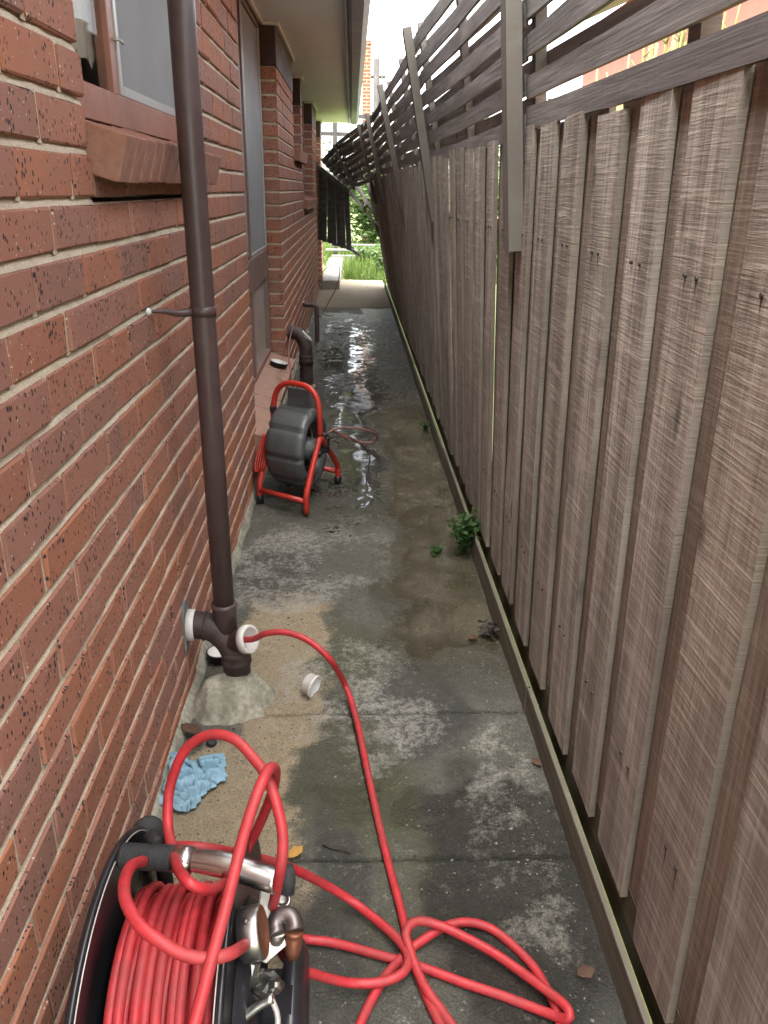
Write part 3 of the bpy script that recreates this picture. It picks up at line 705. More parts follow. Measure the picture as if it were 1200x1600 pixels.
# ---- cement smear at the foot of the wall
sm = MB(); yy = np.arange(1.0, 9.0, 0.03)
for i, y in enumerate(yy):
    w_ = 0.012 + 0.018 * float(vnoise(np.array(y * 9.0), np.array(0.3), 5)) ; h_ = 0.02 + 0.05 * float(vnoise(np.array(y * 6.0), np.array(2.3), 8))
    sm.v += [(-0.02, y, h_), (0.003, y, h_ * 0.8), (w_, y, 0.004), (w_ + 0.006, y, -0.03), (-0.02, y, -0.03)]
    if i:
        for k in range(5): sm.f.append(((i - 1) * 5 + k, (i - 1) * 5 + (k + 1) % 5, i * 5 + (k + 1) % 5, i * 5 + k)); sm.sm.append(True)
so = sm.build('wall_fillet', MAT['cement']); hchild(so); recalc(so)

# ---- concrete porch at the end of the wall
pm = MB(); pm.cbox(0.03, 0.31, 13.0, 17.5, -0.06, 0.135, 0.012)
tag(pm.build('porch_step', MAT['concrete_far']), 'pale concrete step at the far end of the brick wall', 'step')

# ================================================================== FENCE
fence = tag(empty('paling_fence', (1.09, 1.0, 0)), 'weathered timber paling fence leaning inward with slatted top', 'fence')
FM = Matrix.Translation((-1.09, -1.0, 0))
def xtop(Y): return float(np.interp(Y, [0, 1.2, 2.5, 3.6, 4.85, 7.2, 9.5, 11.8, 13.5], [1.045, 1.035, 1.015, 0.975, 0.95, 0.905, 0.84, 0.80, 0.78]))
def xbot(Y): return 1.066
ZB, ZT = 0.125, 1.655
def lean(Y): return math.atan2(xbot(Y) - xtop(Y), ZT - ZB)
def paling_mesh(seed, mat, w=0.15, th=0.014, L=1.53, segs=9):
    r = random.Random(seed); m = MB(); bow = r.uniform(-.0015, .0015); e1 = r.uniform(-.004, .004)
    for i in range(segs + 1):
        t = i / segs; z = L * t; b = bow * math.sin(math.pi * t)
        l = -w / 2 + r.uniform(-.0022, .0022); rr = w / 2 + r.uniform(-.0022, .0022)
        cup = r.uniform(-.0008, .0008)
        m.v += [(0 + b + cup, l, z), (0 + b + cup, rr, z), (th + b, rr, z), (th + b, l, z)]
        if i:
            o = (i - 1) * 4
            for k in range(4): m.f.append((o + k, o + (k + 1) % 4, o + 4 + (k + 1) % 4, o + 4 + k)); m.sm.append(False)
    m.f += [(0, 3, 2, 1), tuple(segs * 4 + k for k in range(4))]; m.sm += [False] * 2
    me = m.mesh('paling', mat)
    bm = bmesh.new(); bm.from_mesh(me); bmesh.ops.recalc_face_normals(bm, faces=bm.faces); bm.to_mesh(me); bm.free(); return me
PF = [paling_mesh(s, MAT['paling'], random.uniform(0.152, 0.17)) for s in range(12)]
PB = [paling_mesh(50 + s, MAT['paling_back'], 0.172, 0.014, 1.49) for s in range(7)]
def place_paling(me, Y, x, dz=0.0, roll=0.0):
    mw = FM @ Matrix.Translation((x, Y, ZB + dz)) @ Matrix.Rotation(-lean(Y), 4, 'Y') @ Matrix.Rotation(roll, 4, 'X') @ Matrix.Rotation(random.uniform(-.014, .014), 4, 'Z')
    return link('paling', me, fence, mw)
Y = 0.02
PITCH = 0.2515
ys = []
yy = 1.262 - 5 * PITCH
while yy < 13.35: ys.append(yy); yy += PITCH
rp = random.Random(11)
for Yc in ys:
    if abs(Yc - 2.52) < 0.02: pass
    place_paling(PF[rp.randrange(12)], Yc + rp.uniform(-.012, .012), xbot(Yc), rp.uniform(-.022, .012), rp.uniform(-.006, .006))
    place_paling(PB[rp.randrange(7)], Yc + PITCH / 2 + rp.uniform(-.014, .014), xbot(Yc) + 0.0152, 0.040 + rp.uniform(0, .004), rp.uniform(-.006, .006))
# rails behind the palings
def ruled_board(name, mat, A, B, w, th, n, parent=fence, up=None, sag=0.0, r=random):
    """board from A to B (lists of (point) along it) given centre line points; w along up, th along normal"""
    m = MB(); P = [Vector(p) for p in A]; U = [Vector(u) for u in B]
    k = len(P)
    for i in range(k):
        T = (P[min(i + 1, k - 1)] - P[max(i - 1, 0)]).normalized(); u = U[i].normalized(); nn = T.cross(u).normalized()
        ww = w / 2 + r.uniform(-.002, .002)
        for a, b in ((-1, -1), (1, -1), (1, 1), (-1, 1)): m.v.append(tuple(P[i] + u * ww * a + nn * th / 2 * b))
        if i:
            o = (i - 1) * 4
            for q in range(4): m.f.append((o + q, o + (q + 1) % 4, o + 4 + (q + 1) % 4, o + 4 + q)); m.sm.append(False)
    m.f += [(0, 3, 2, 1), tuple((k - 1) * 4 + q for q in range(4))]; m.sm += [False] * 2
    o = m.build(name, mat, parent); o.matrix_local = FM; recalc(o); return o
for zr in (0.42, 1.36):
    for y0 in np.arange(-0.1, 13.2, 2.35):
        pts = []; ups = []
        for t in np.linspace(0, 1, 6):
            Yc = y0 + 2.34 * t
            if Yc > 13.3: break
            f = (zr - ZB) / (ZT - ZB); pts.append((xbot(Yc) + (xtop(Yc) - xbot(Yc)) * f + 0.056, Yc, zr)); ups.append((xtop(Yc) - xbot(Yc), 0, ZT - ZB))
        if len(pts) > 2: ruled_board('rail', MAT['paling_back'], pts, ups, 0.07, 0.04, 5)
# plinth boards at the foot
for y0 in np.arange(-0.4, 13.2, 2.4):
    y1 = min(y0 + 2.395, 13.3)
    m = MB(); nseg = 10
    m.cbox(-0.007, 0.007, 0, y1 - y0, -0.075, 0.075, 0.002, 0.001)
    o = m.build('plinth_board', MAT['plinth'], fence); o.matrix_local = FM @ Matrix.Translation((1.045 + random.uniform(-.001, .001), y0, 0.018)) @ Matrix.Rotation(random.uniform(-.002, .002), 4, 'Z')
    m = MB(); m.cbox(-0.0095, 0.0095, 0, y1 - y0, -0.07, 0.07, 0.003, 0.001)
    o = m.build('plinth_board', MAT['plinth'], fence); o.matrix_local = FM @ Matrix.Translation((1.0905, y0 + 0.003, 0.092))
# slatted top: stations (top point, bottom point), slats run between them
ST = [((1.03, -2.05, 2.30), (1.05, -2.05, 1.66)), ((1.01, 0.25, 2.30), (1.035, 0.25, 1.66)), ((0.955, 2.55, 2.305), (1.012, 2.55, 1.66)), ((0.83, 4.85, 2.30), (0.955, 4.85, 1.655)), ((0.765, 7.2, 2.285), (0.905, 7.2, 1.66)),
      ((0.697, 9.5, 2.254), (0.836, 9.5, 1.652)), ((0.622, 11.8, 2.31), (0.795, 11.8, 1.625)), (on(523, 224, 1, 13.15), on(555, 291, 1, 13.15)), (on(499, 250, 1, 13.9), on(541, 297, 1, 13.55))]
ST = [(Vector(a), Vector(b)) for a, b in ST]
NS = 7
for bay in range(len(ST) - 1):
    (t0, b0), (t1, b1) = ST[bay], ST[bay + 1]
    if t1.y < 0.5: continue
    for side in (0, 1):
        for k in range(NS):
            f = (k + 0.20 + 0.5 * side) / NS
            if bay == 1 and side == 1 and k == 0: continue
            if f > 0.995: continue
            pts = []; ups = []; jf0 = random.uniform(-.018, .018); jf1 = random.uniform(-.018, .018); sag = random.uniform(-.012, .006) + (0.012 * math.sin(k) if bay > 2 else 0)
            for t in np.linspace(0.004, 0.996, 7):
                ff = f + jf0 * (1 - t) + jf1 * t
                T_ = t0.lerp(t1, t); B_ = b0.lerp(b1, t); p = B_.lerp(T_, ff); u = (T_ - B_).normalized(); d = (t1 - t0).normalized(); nn = d.cross(u).normalized()
                p = p + nn * (0.012 + side * 0.052) + u * sag * math.sin(math.pi * t)
                pts.append(p); ups.append(u)
            ruled_board('slat', MAT['slat'], pts, ups, 0.057, 0.013, 6)
    # stud in the middle of the bay and at each end, between the two layers
    for tt in (0.5, 0.985):
        T_ = t0.lerp(t1, tt); B_ = b0.lerp(b1, tt); u = (T_ - B_).normalized(); d = (t1 - t0).normalized(); nn = d.cross(u).normalized()
        m = MB(); A_ = B_ - u * 0.02 + nn * 0.038; Z_ = T_ + nn * 0.038
        ruled_board('stud', MAT['slat'], [A_ - Vector((0, 0, 0)), A_.lerp(Z_, 0.5), Z_], [d, d, d], 0.045, 0.032, 2)
# posts fixed to the alley side, carrying the slats
def fence_post(top, bot, w=0.088, th=0.045):
    top = Vector(top); bot = Vector(bot); d = Vector((0, 1, 0))
    o = ruled_board('post', MAT['post'] if bot.y < 3 else MAT['post_backlit'], [bot, bot.lerp(top, 0.33), bot.lerp(top, 0.66), top], [d] * 4, w, th, 3); return o
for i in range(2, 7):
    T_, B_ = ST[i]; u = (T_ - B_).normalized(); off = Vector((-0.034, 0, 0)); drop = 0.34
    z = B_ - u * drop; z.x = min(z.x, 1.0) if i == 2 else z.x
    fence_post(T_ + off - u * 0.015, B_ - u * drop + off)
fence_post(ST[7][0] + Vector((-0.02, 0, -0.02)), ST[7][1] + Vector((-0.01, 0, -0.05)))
# collapsed end: rail with hanging palings
L0 = Vector(on(498, 261, 1, 13.95)); L1 = Vector(on(544, 298, 1, 13.35))
ruled_board('rail', MAT['slat'], [L0, L0.lerp(L1, 0.5), L1 + (L1 - L0) * 0.06], [(0, 0.3, 1)] * 3, 0.075, 0.05, 2)
K0 = Vector(on(497, 374, 1, 13.95)); K1 = Vector(on(549, 392, 1, 13.35))
nh = 7
for k in range(nh):
    t = (k + 0.5) / nh
    A_ = L0.lerp(L1, t); B_ = K0.lerp(K1, t) + Vector((random.uniform(-.006, .006), 0, random.uniform(-.01, .015)))
    d = (L1 - L0); d.z = 0; d.normalize(); off = d.cross(Vector((0, 0, 1))) * (0.008 if k % 2 else -0.008)
    ruled_board('paling', MAT['slat'], [B_ + off, A_.lerp(B_, 0.5) + off, A_ + off], [d] * 3, 0.122, 0.014, 2)
ruled_board('rail', MAT['slat'], [K0 + Vector((0, .03, .03)), K1 + Vector((0, .03, .02)), Vector(on(561, 398, 1, 13.25))], [(0, 0.3, 1)] * 3, 0.05, 0.035, 2)
ruled_board('rail', MAT['slat'], [K0.lerp(K1, .7) + Vector((0, .05, .04)), Vector(on(553, 388, 1, 13.4))], [(0, 0.3, 1)] * 2, 0.035, 0.03, 2)
# bent rails still tying the panel to the standing fence
for pix, w in (([(541, 296), (562, 318), (582, 345), (594, 368), (601, 392)], 0.05), ([(553, 289), (570, 309), (586, 336), (598, 362)], 0.045), ([(556, 288), (568, 306), (572, 321)], 0.04)):
    pts = [on(u, v, 1, 13.35 - 0.25 * i / len(pix)) for i, (u, v) in enumerate(pix)]
    pts = spline(pts, 0.12); ruled_board('rail', MAT['slat'], pts, [(0.5, 0, 0.5)] * len(pts), w, 0.035, 2)
# two palings hanging askew beside the gap
for a_, b_ in (((574, 281), (597, 362)), ((581, 279), (600, 352))):
    A_ = Vector(on(*a_, 1, 13.45)); B_ = Vector(on(*b_, 1, 13.45)); ruled_board('paling', MAT['post'], [B_, A_.lerp(B_, .5), A_], [(0.8, 0.6, 0)] * 3, 0.09, 0.014, 2)
# white end post in the garden gap
# nail streaks: small dark nail heads on palings along the top rail
nm = MB()
for Yc in ys:
    if not (0.9 < Yc < 4.2): continue
    for dy in (-0.022, 0.024):
        for zz in (1.37, 0.43):
            f = (zz - ZB) / (ZT - ZB); x = xbot(Yc) + (xtop(Yc) - xbot(Yc)) * f - 0.002
            if random.random() < .75:
                l_ = random.uniform(.02, .06); w_ = random.uniform(.0012, .0028); tn = (xtop(Yc) - xbot(Yc)) / (ZT - ZB); nm.add([(x + .0006, Yc + dy - w_, zz), (x + .0006, Yc + dy + w_, zz), (x + .0006 - tn * l_, Yc + dy + .0004, zz - l_), (x + .0006 - tn * l_, Yc + dy - .0004, zz - l_)], [(0, 1, 2, 3)])
            nm.tube([(x - 0.002, Yc + dy, zz), (x + 0.004, Yc + dy, zz)], 0.0035, 6)
o = nm.build('nail', MAT['twig'], fence); o.matrix_local = FM; o['kind'] = 'stuff'

# ================================================================== DRAIN PIPES ON THE WALL
dp = tag(empty('downpipe', (0.118, 2.13, 0)), 'brown plastic downpipe strapped to wall, ending in open junction', 'pipe')
def part(mb, name, mat, parent, origin=None):
    o = mb.build(name, mat, parent)
    if origin is not None: o.matrix_local = Matrix.Translation(tuple(-q for q in origin))
    return o
DO = (0.118, 2.13, 0)
part(MB().tube([(0.118, 2.13, 0.235), (0.118, 2.13, 0.9), (0.116, 2.13, 1.7), (0.117, 2.13, 2.49)], 0.0315, 28), 'pipe', MAT['pipe'], dp, DO)
part(MB().lathe([(0.0316, 0), (0.0365, 0.002), (0.0365, 0.075), (0.0385, 0.08), (0.0385, 0.092), (0.0316, 0.093)], (0.118, 2.13, 0.225), (0, 0, 1), 28), 'collar', MAT['pipe'], dp, DO)
sp = MB().lathe([(0.032, 0), (0.0345, 0.0005), (0.0345, 0.024), (0.032, 0.0245)], (0.117, 2.13, 1.175), (0, 0, 1), 28)
sp.tube(spline([(0.09, 2.105, 1.187), (0.06, 2.085, 1.187), (0.03, 2.06, 1.195), (-0.002, 2.03, 1.198)]), [0.011] * 1 + [0.011] * 0 + list(np.linspace(0.011, 0.0035, len(spline([(0.09, 2.105, 1.187), (0.06, 2.085, 1.187), (0.03, 2.06, 1.195), (-0.002, 2.03, 1.198)])) - 1)), 8)
part(sp, 'strap', MAT['pipe'], dp, DO)
bb = MB(); bb.lathe([(0.001, 0.006), (0.006, 0.005), (0.010, 0.0), (0.011, -0.004)], (0.001, 2.03, 1.198), (1, 0, 0), 9); part(bb, 'plug', MAT['white'], dp, DO)
bend = spline([(-0.005, 2.135, 0.238), (0.045, 2.135, 0.236), (0.085, 2.132, 0.225), (0.122, 2.13, 0.188), (0.142, 2.13, 0.14), (0.145, 2.13, 0.11)], 0.008)
part(MB().tube(bend, 0.043, 28), 'bend', MAT['pipedirt'], dp, DO)
part(MB().lathe([(0.043, 0), (0.049, 0.001), (0.049, 0.02), (0.0455, 0.024)], (0.002, 2.135, 0.238), (1, 0, 0), 28), 'wall_collar', MAT['white'], dp, DO)
part(MB().lathe([(0.043, 0), (0.0465, 0.001), (0.0465, 0.006), (0.043, 0.007)], (0.052, 2.135, 0.2345), (1, 0, -0.1), 28), 'seam', MAT['pipedirt'], dp, DO)
lower = MB().lathe([(0.0425, -0.03), (0.0425, 0.085), (0.047, 0.088), (0.047, 0.098), (0.0455, 0.1), (0.0455, 0.118), (0.0475, 0.12), (0.0475, 0.132), (0.043, 0.136)], (0.145, 2.13, 0.02), (0, 0, 1), 28)
part(lower, 'stack', MAT['pipedirt'], dp, DO)
OD = Vector((0.80, -0.40, 0.28)).normalized(); OO = Vector((0.122, 2.13, 0.185))
part(MB().lathe([(0.036, 0.0), (0.037, 0.058), (0.0405, 0.06), (0.0405, 0.066)], OO, OD, 28), 'inspection_branch', MAT['pipedirt'], dp, DO)
part(MB().lathe([(0.0405, 0.066), (0.0445, 0.067), (0.0445, 0.088), (0.042, 0.091), (0.036, 0.091), (0.0345, 0.088), (0.0335, 0.05), (0.0, 0.045)], OO, OD, 28), 'rim', MAT['white'], dp, DO)
# grey cement patch round the wall stub
cp = MB(); n = 26; cvs = []
for k in range(n):
    a = 2 * math.pi * k / n; ry = 0.040 * (1 + 0.25 * math.sin(3 * a + 1)) ; rz = 0.088 * (1 + 0.18 * math.sin(2 * a + .6) + random.uniform(-.06, .06))
    cvs.append((2.115 + ry * math.cos(a), 0.245 + rz * math.sin(a)))
cp.add([(0.0035, y, z) for y, z in cvs] + [(-0.004, 2.115 + (y - 2.115) * 1.1, 0.245 + (z - 0.245) * 1.1) for y, z in cvs], [tuple(range(n))] + [(k, n + k, n + (k + 1) % n, (k + 1) % n) for k in range(n)])
tag(recalc(cp.build('cement_patch', MAT['greycement'])), 'dark grey cement patch on bricks round the pipe stub', 'patch')
# concrete mound at the foot
mm = MB(); n = 64; rings = 22
for i in range(rings + 1):
    t = i / rings
    for k in range(n):
        a = 2 * math.pi * k / n; lump = 1 + 0.10 * math.sin(2 * a + 0.8) + 0.05 * math.sin(5 * a) + 0.03 * math.sin(9 * a + 2)
        r = (0.16 * t ** 0.8) * lump
        z = 0.078 * (1 - smooth(0.35, 1.0, t)) - 0.012 * t + float(fbm(np.array(3 + 4 * t * math.cos(a)), np.array(3 + 4 * t * math.sin(a)), 4, 71) - .5) * 0.035 * (0.3 + 0.7 * math.sin(t * math.pi))
        mm.v.append((0.125 + r * math.cos(a) * (0.92 if math.cos(a) > 0 else 0.78), 2.075 + r * math.sin(a) * (0.98 if math.sin(a) < 0 else 0.8), z))
for i in range(rings):
    for k in range(n): mm.f.append((i * n + k, (i + 1) * n + k, (i + 1) * n + (k + 1) % n, i * n + (k + 1) % n)); mm.sm.append(True)
tag(mm.build('concrete_mound', MAT['cement']), 'rounded rough concrete mound holding the foot of the downpipe', 'mound')

def cap(name, loc, rot, mats, label, group=None, R=0.038, h=0.03):
    e = tag(empty(name, loc), label, 'pipe cap', group); e.rotation_euler = rot
    MB().lathe([(0.0, 0.0), (R - 0.004, 0.0), (R, 0.004), (R, h - 0.008), (R + 0.003, h - 0.007), (R + 0.003, h), (R - 0.001, h)], (0, 0, 0), (0, 0, 1), 28).build('shell', mats[0], e)
    MB().lathe([(R - 0.001, h), (R - 0.004, h - 0.001), (R - 0.005, 0.006), (0.0, 0.005)], (0, 0, 0), (0, 0, 1), 28).build('liner', mats[1], e)
    return e
cap('pipe_cap', (0.058, 2.305, 0.004), (0, 0, 0), (MAT['black'], MAT['white']), 'black pipe cap with white inside, lying open behind the mound', R=0.039, h=0.032)
c2 = on(484, 1072, 2, 0.035)
cap('pipe_cap', (c2[0] - 0.012, c2[1] + 0.02, 0.034), (math.radians(8), math.radians(97), math.radians(-22)), (MAT['white'], MAT['white']), 'small white pipe cap standing on its edge on the path', R=0.034, h=0.034)
c3 = on(441, 563, 2, 0.33)
cap('pipe_cap', (-0.015, 5.60, 0.318), (math.radians(0), math.radians(14), 0), (MAT['black'], MAT['white']), 'black ringed white pipe cap lying on the low tiled sill', R=0.062, h=0.03)

# vent elbow farther along
ve = tag(empty('vent_elbow', (0.14, 6.3, 0)), 'fat brown plastic elbow pipe rising from path into wall', 'pipe')
VO = (0.14, 6.3, 0)
vp = spline([(0.0, 6.33, 0.43), (0.05, 6.325, 0.43), (0.10, 6.31, 0.405), (0.135, 6.30, 0.345), (0.142, 6.30, 0.27), (0.142, 6.30, -0.02)], 0.012)
part(MB().tube(vp, 0.052, 24), 'pipe', MAT['pipedirt'], ve, VO)
part(MB().lathe([(0.052, 0), (0.057, 0.002), (0.057, 0.05), (0.054, 0.055), (0.057, 0.06), (0.057, 0.075), (0.052, 0.08)], (0.142, 6.30, 0.18), (0, 0, 1), 24), 'collar', MAT['pipedirt'], ve, VO)
part(MB().lathe([(0.05, 0.0), (0.054, 0.04), (0.058, 0.042), (0.058, 0.056), (0.046, 0.057), (0.044, 0.03), (0, 0.03)], (0.115, 6.31, 0.375), (0.75, 0.1, 0.65), 24), 'rim', MAT['white'], ve, VO)
part(MB().lathe([(0.075, -0.03), (0.072, 0.012), (0.054, 0.024)], (0.142, 6.30, 0), (0, 0, 1), 20), 'base_seal', MAT['cement'], ve, VO)
sp_ = tag(empty('waste_pipe', (0.14, 8.4, 0)), 'thin dark waste pipe with side stub beyond the elbow', 'pipe'); SO = (0.14, 8.4, 0)
part(MB().tube(spline([(-0.005, 8.4, 0.37), (0.09, 8.4, 0.37), (0.132, 8.4, 0.352), (0.14, 8.4, 0.31), (0.14, 8.4, -0.02)], 0.02), 0.024, 16), 'pipe', MAT['pipe'], sp_, SO)
part(MB().tube([(0.09, 8.38, 0.372), (-0.02, 8.36, 0.38)], 0.029, 16), 'stub', MAT['pipe'], sp_, SO)
part(MB().lathe([(0.0295, 0), (0.034, 0.001), (0.034, 0.012), (0.0, 0.013)], (0.0, 8.36, 0.378), (0.7, -0.7, 0), 16), 'tip', MAT['white'], sp_, SO)

# ================================================================== HOSE REEL
RC = Vector((0, 0.872, 0.278))      # axle height; axis runs across the alley
reel = tag(empty('hose_reel', (0.24, 0.872, 0)), 'black steel hose reel with chrome handle and pressure gauge against wall', 'hose reel')
RO = (0.24, 0.872, 0)
def rpart(mb, name, mat, parent=None): return part(mb, name, mat, parent or reel, RO if parent is None else None)
def flange(x, R, name='flange'):
    m = MB().lathe([(0.05, -0.002), (R - 0.03, -0.002), (R - 0.012, -0.006), (R - 0.003, -0.006), (R, -0.002), (R, 0.003), (R - 0.004, 0.006), (R - 0.012, 0.005), (R - 0.03, 0.004), (0.05, 0.004)], (x, RC.y, RC.z), (1, 0, 0), 72)
    return rpart(m, name, MAT['reelblack'])
flange(0.142, 0.270)
rpart(MB().tube([(0.1485, RC.y + 0.264 * math.cos(a), RC.z + 0.264 * math.sin(a)) for a in np.linspace(0, 2 * math.pi, 72)[:-1]], 0.0012, 6, closed=True), 'rim_edge', MAT['alu'])
flange(0.333, 0.262)
rpart(MB().tube([(0.3265, RC.y + 0.2605 * math.cos(a), RC.z + 0.2605 * math.sin(a)) for a in np.linspace(0, 2 * math.pi, 72)[:-1]], 0.0011, 6, closed=True), 'rim_edge', MAT['alu'])
rpart(MB().lathe([(0.0, 0), (0.11, 0.0), (0.11, 0.185), (0.0, 0.185)], (0.145, RC.y, RC.z), (1, 0, 0), 40), 'hub', MAT['reelblack'])
# dished outer cover and stub axle on the path side
rpart(MB().lathe([(0.16, 0.0), (0.15, 0.016), (0.06, 0.03), (0.03, 0.034), (0.03, 0.075), (0.0, 0.075)], (0.338, RC.y, RC.z), (1, 0, 0), 48), 'side_cover', MAT['reelblack'])
# carrying frame: base tubes and uprights
rpart(MB().tube(spline([(0.115, 1.12, 0.02), (0.115, 0.87, 0.02), (0.115, 0.62, 0.02)]), 0.014, 12), 'base_tube', MAT['reelblack'])
rpart(MB().tube(spline([(0.39, 1.12, 0.02), (0.39, 0.87, 0.02), (0.39, 0.62, 0.02)]), 0.014, 12), 'base_tube', MAT['reelblack'])
for y in (1.12, 0.62): rpart(MB().tube([(0.115, y, 0.02), (0.39, y, 0.02)], 0.013, 12), 'cross_tube', MAT['reelblack'])
wc = Vector((0.415, 0.905, 0.158))
wheel = rpart(MB().lathe([(0.0, 0.008), (0.05, 0.012), (0.09, 0.008), (0.105, 0.012), (0.13, 0.014), (0.145, 0.006), (0.148, -0.006), (0.143, -0.018), (0.13, -0.022), (0.0, -0.02)], wc, (1, 0, 0), 48), 'wheel', MAT['reelblack'])
# curved bracket behind the coil
rpart(MB().tube(spline([(0.165, 1.10, 0.30), (0.168, 1.07, 0.42), (0.175, 1.02, 0.485), (0.20, 0.98, 0.505)]), 0.014, 10), 'bracket', MAT['rubber'])
rpart(MB().lathe([(0.0, 0.0), (0.024, 0.0), (0.028, 0.004), (0.028, 0.012), (0.024, 0.016), (0.0, 0.018)], (0.148, 1.09, 0.43), (0.2, -0.75, 0.6), 30), 'lock_disc', MAT['rubber'])
# handle: ribbed grip, chrome bar
gA = Vector(on(188, 1337, 2, 0.535)); gB = Vector(on(271, 1341, 2, 0.53)); gC = Vector(on(352, 1352, 2, 0.525)); gD = Vector(on(436, 1379, 2, 0.51))
gr = MB(); prof = [(0.0, -0.004), (0.014, -0.003), (0.0185, 0.002)]; Lg = (gB - gA).length
nr = 26
for k in range(nr):
    h0 = 0.004 + (Lg - 0.008) * k / nr; st = (Lg - 0.008) / nr
    prof += [(0.0195, h0), (0.0195, h0 + st * 0.55), (0.0178, h0 + st * 0.6), (0.0178, h0 + st * 0.95)]
prof += [(0.0195, Lg - 0.003), (0.0195, Lg), (0.0, Lg)]
grip = rpart(gr.lathe(prof, gA, gB - gA, 28, True), 'grip', MAT['rubber'])
bar = spline([gB - (gB - gA) * 0.1, gB, gC, gD], 0.01)
rad = [0.0155 + 0.0035 * max(0, min(1, (i - 4) / 5.0)) for i in range(len(bar))]
rpart(MB().tube(bar, rad, 24), 'handle_bar', MAT['chrome'])
rpart(MB().lathe([(0.016, 0), (0.0205, 0.001), (0.0205, 0.03), (0.016, 0.032)], gB, gC - gB, 24), 'sleeve', MAT['chrome'])
# valve side: plate, gauge, fittings
GA = Vector(on(394, 1458, 2, 0.47)); gax = Vector((0.95, 0.03, 0.20)).normalized()
gauge = rpart(MB().lathe([(0.0, -0.002), (0.034, 0.0), (0.038, 0.003), (0.038, 0.030), (0.0355, 0.033)], GA - gax * 0.016, gax, 40), 'gauge', MAT['steel'])
MB().lathe([(0.0355, 0.0329), (0.0325, 0.034), (0.032, 0.030), (0.0, 0.030)], GA - gax * 0.016, gax, 40).build('dial', MAT['copper'], gauge)
MB().lathe([(0.0, 0.0), (0.0045, 0.0005), (0.0045, 0.004), (0.0, 0.0045)], GA + Vector((-0.006, -0.010, 0.0355)), (0, -0.3, 1), 14).build('vent_plug', MAT['darksteel'], gauge)
def pplate(pix, z, th, name, mat):
    pts = [Vector(on(u, v, 2, zz)) for (u, v), zz in zip(pix, z)]; n = len(pts); nrm = Vector((0.75, -0.45, 0.5)).normalized()
    m = MB(); m.add(pts + [p - nrm * th for p in pts], [tuple(range(n)), tuple(range(2 * n - 1, n - 1, -1))] + [(k, n + k, n + (k + 1) % n, (k + 1) % n) for k in range(n)])
    return recalc(rpart(m, name, mat))
pplate([(410, 1385), (438, 1392), (452, 1395), (446, 1478), (424, 1497), (416, 1505), (408, 1500), (404, 1430)], [0.455, 0.45, 0.445, 0.41, 0.405, 0.40, 0.405, 0.435], 0.004, 'valve_plate', MAT['creamplate'])
def P(u, v, z): return Vector(on(u, v, 2, z))
rpart(MB().tube([P(451, 1352, .49), P(450, 1372, .47), P(448, 1396, .45)], [0.008, 0.0125, 0.012], 14), 'valve_stem', MAT['rubber'])
rpart(MB().lathe([(0.005, 0.0), (0.0145, 0.0), (0.0145, 0.016), (0.010, 0.017), (0.010, 0.015), (0.006, 0.015), (0.006, 0.006), (0.0, 0.006)], P(440, 1409, .435), (0.1, -0.45, 0.85), 24), 'port', MAT['steel'])
rpart(MB().tube(spline([P(433, 1462, .42), P(430, 1447, .425), P(434, 1434, .432), P(448, 1430, .435), P(458, 1438, .432), P(461, 1455, .425)], 0.004), 0.0145, 18), 'elbow_fitting', MAT['darksteel'])
rpart(MB().lathe([(0.0, -0.001), (0.013, 0), (0.0145, 0.001), (0.0145, 0.005), (0.0128, 0.007), (0.0138, 0.012), (0.013, 0.03), (0.0095, 0.043), (0.0, 0.045)], P(460, 1454, .425), P(457, 1491, .39) - P(460, 1454, .425), 20), 'plug', MAT['copper'])
rpart(MB().lathe([(0.0125, 0), (0.0138, 0.001), (0.0128, 0.014), (0.0, 0.016)], P(433, 1458, .42), P(430, 1480, .40) - P(433, 1458, .42), 18), 'nut', MAT['darksteel'])
cA, cB = P(394, 1505, .40), P(368, 1598, .33); cd = cB - cA
rpart(MB().lathe([(0.0, -0.004), (0.014, -0.003), (0.0145, 0.012), (0.016, 0.013), (0.016, 0.02), (0.014, 0.021), (0.014, 0.03), (0.0165, 0.031), (0.0165, 0.052), (0.0145, 0.055), (0.0145, 0.062), (0.017, 0.063), (0.017, 0.076), (0.011, 0.079), (0.0105, 0.16)], cA, cd, 8, False), 'coupling', MAT['steel'])
pplate([(412, 1513), (428, 1516), (437, 1527), (428, 1560), (414, 1566), (404, 1540)], [0.40] * 3 + [0.36] * 3, 0.018, 'valve_block', MAT['steel'])
rpart(MB().lathe([(0.0, 0.012), (0.006, 0.012), (0.006, 0.006), (0.012, 0.005), (0.012, -0.006), (0.0, -0.008)], P(431, 1540, .405), (0.85, -0.2, 0.45), 6, False), 'bolt', MAT['steel'])
rpart(MB().tube(spline([P(372, 1598, .37), P(392, 1580, .385), P(412, 1566, .395), P(428, 1560, .40)], 0.01), [0.0075] * 200 if False else 0.0075, 10), 'lever', MAT['steel'])
rpart(MB().tube(spline([P(424, 1562, .40), P(432, 1580, .385), P(434, 1602, .37), P(428, 1630, .35)], 0.01), 0.0045, 8), 'lever', MAT['alu'])
rpart(MB().tube(spline([P(396, 1546, .385), P(410, 1556, .392), P(424, 1562, .40)], 0.01), 0.005, 8), 'link', MAT['darksteel'])
pplate([(342, 1592), (352, 1578), (368, 1590), (364, 1606), (346, 1612)], [0.36] * 5, 0.012, 'wing', MAT['steel'])

# ================================================================== RED HOSE
hose = tag(empty('red_hose', (0.6, 1.1, 0)), 'long red rubber jetting hose looped over reel and trailing to pipe', 'hose'); HO = (0.6, 1.1, 0)
HR = 0.0096; HC = 0.0082
def hpart(mb, name): return part(mb, name, MAT['hose'], hose, HO)
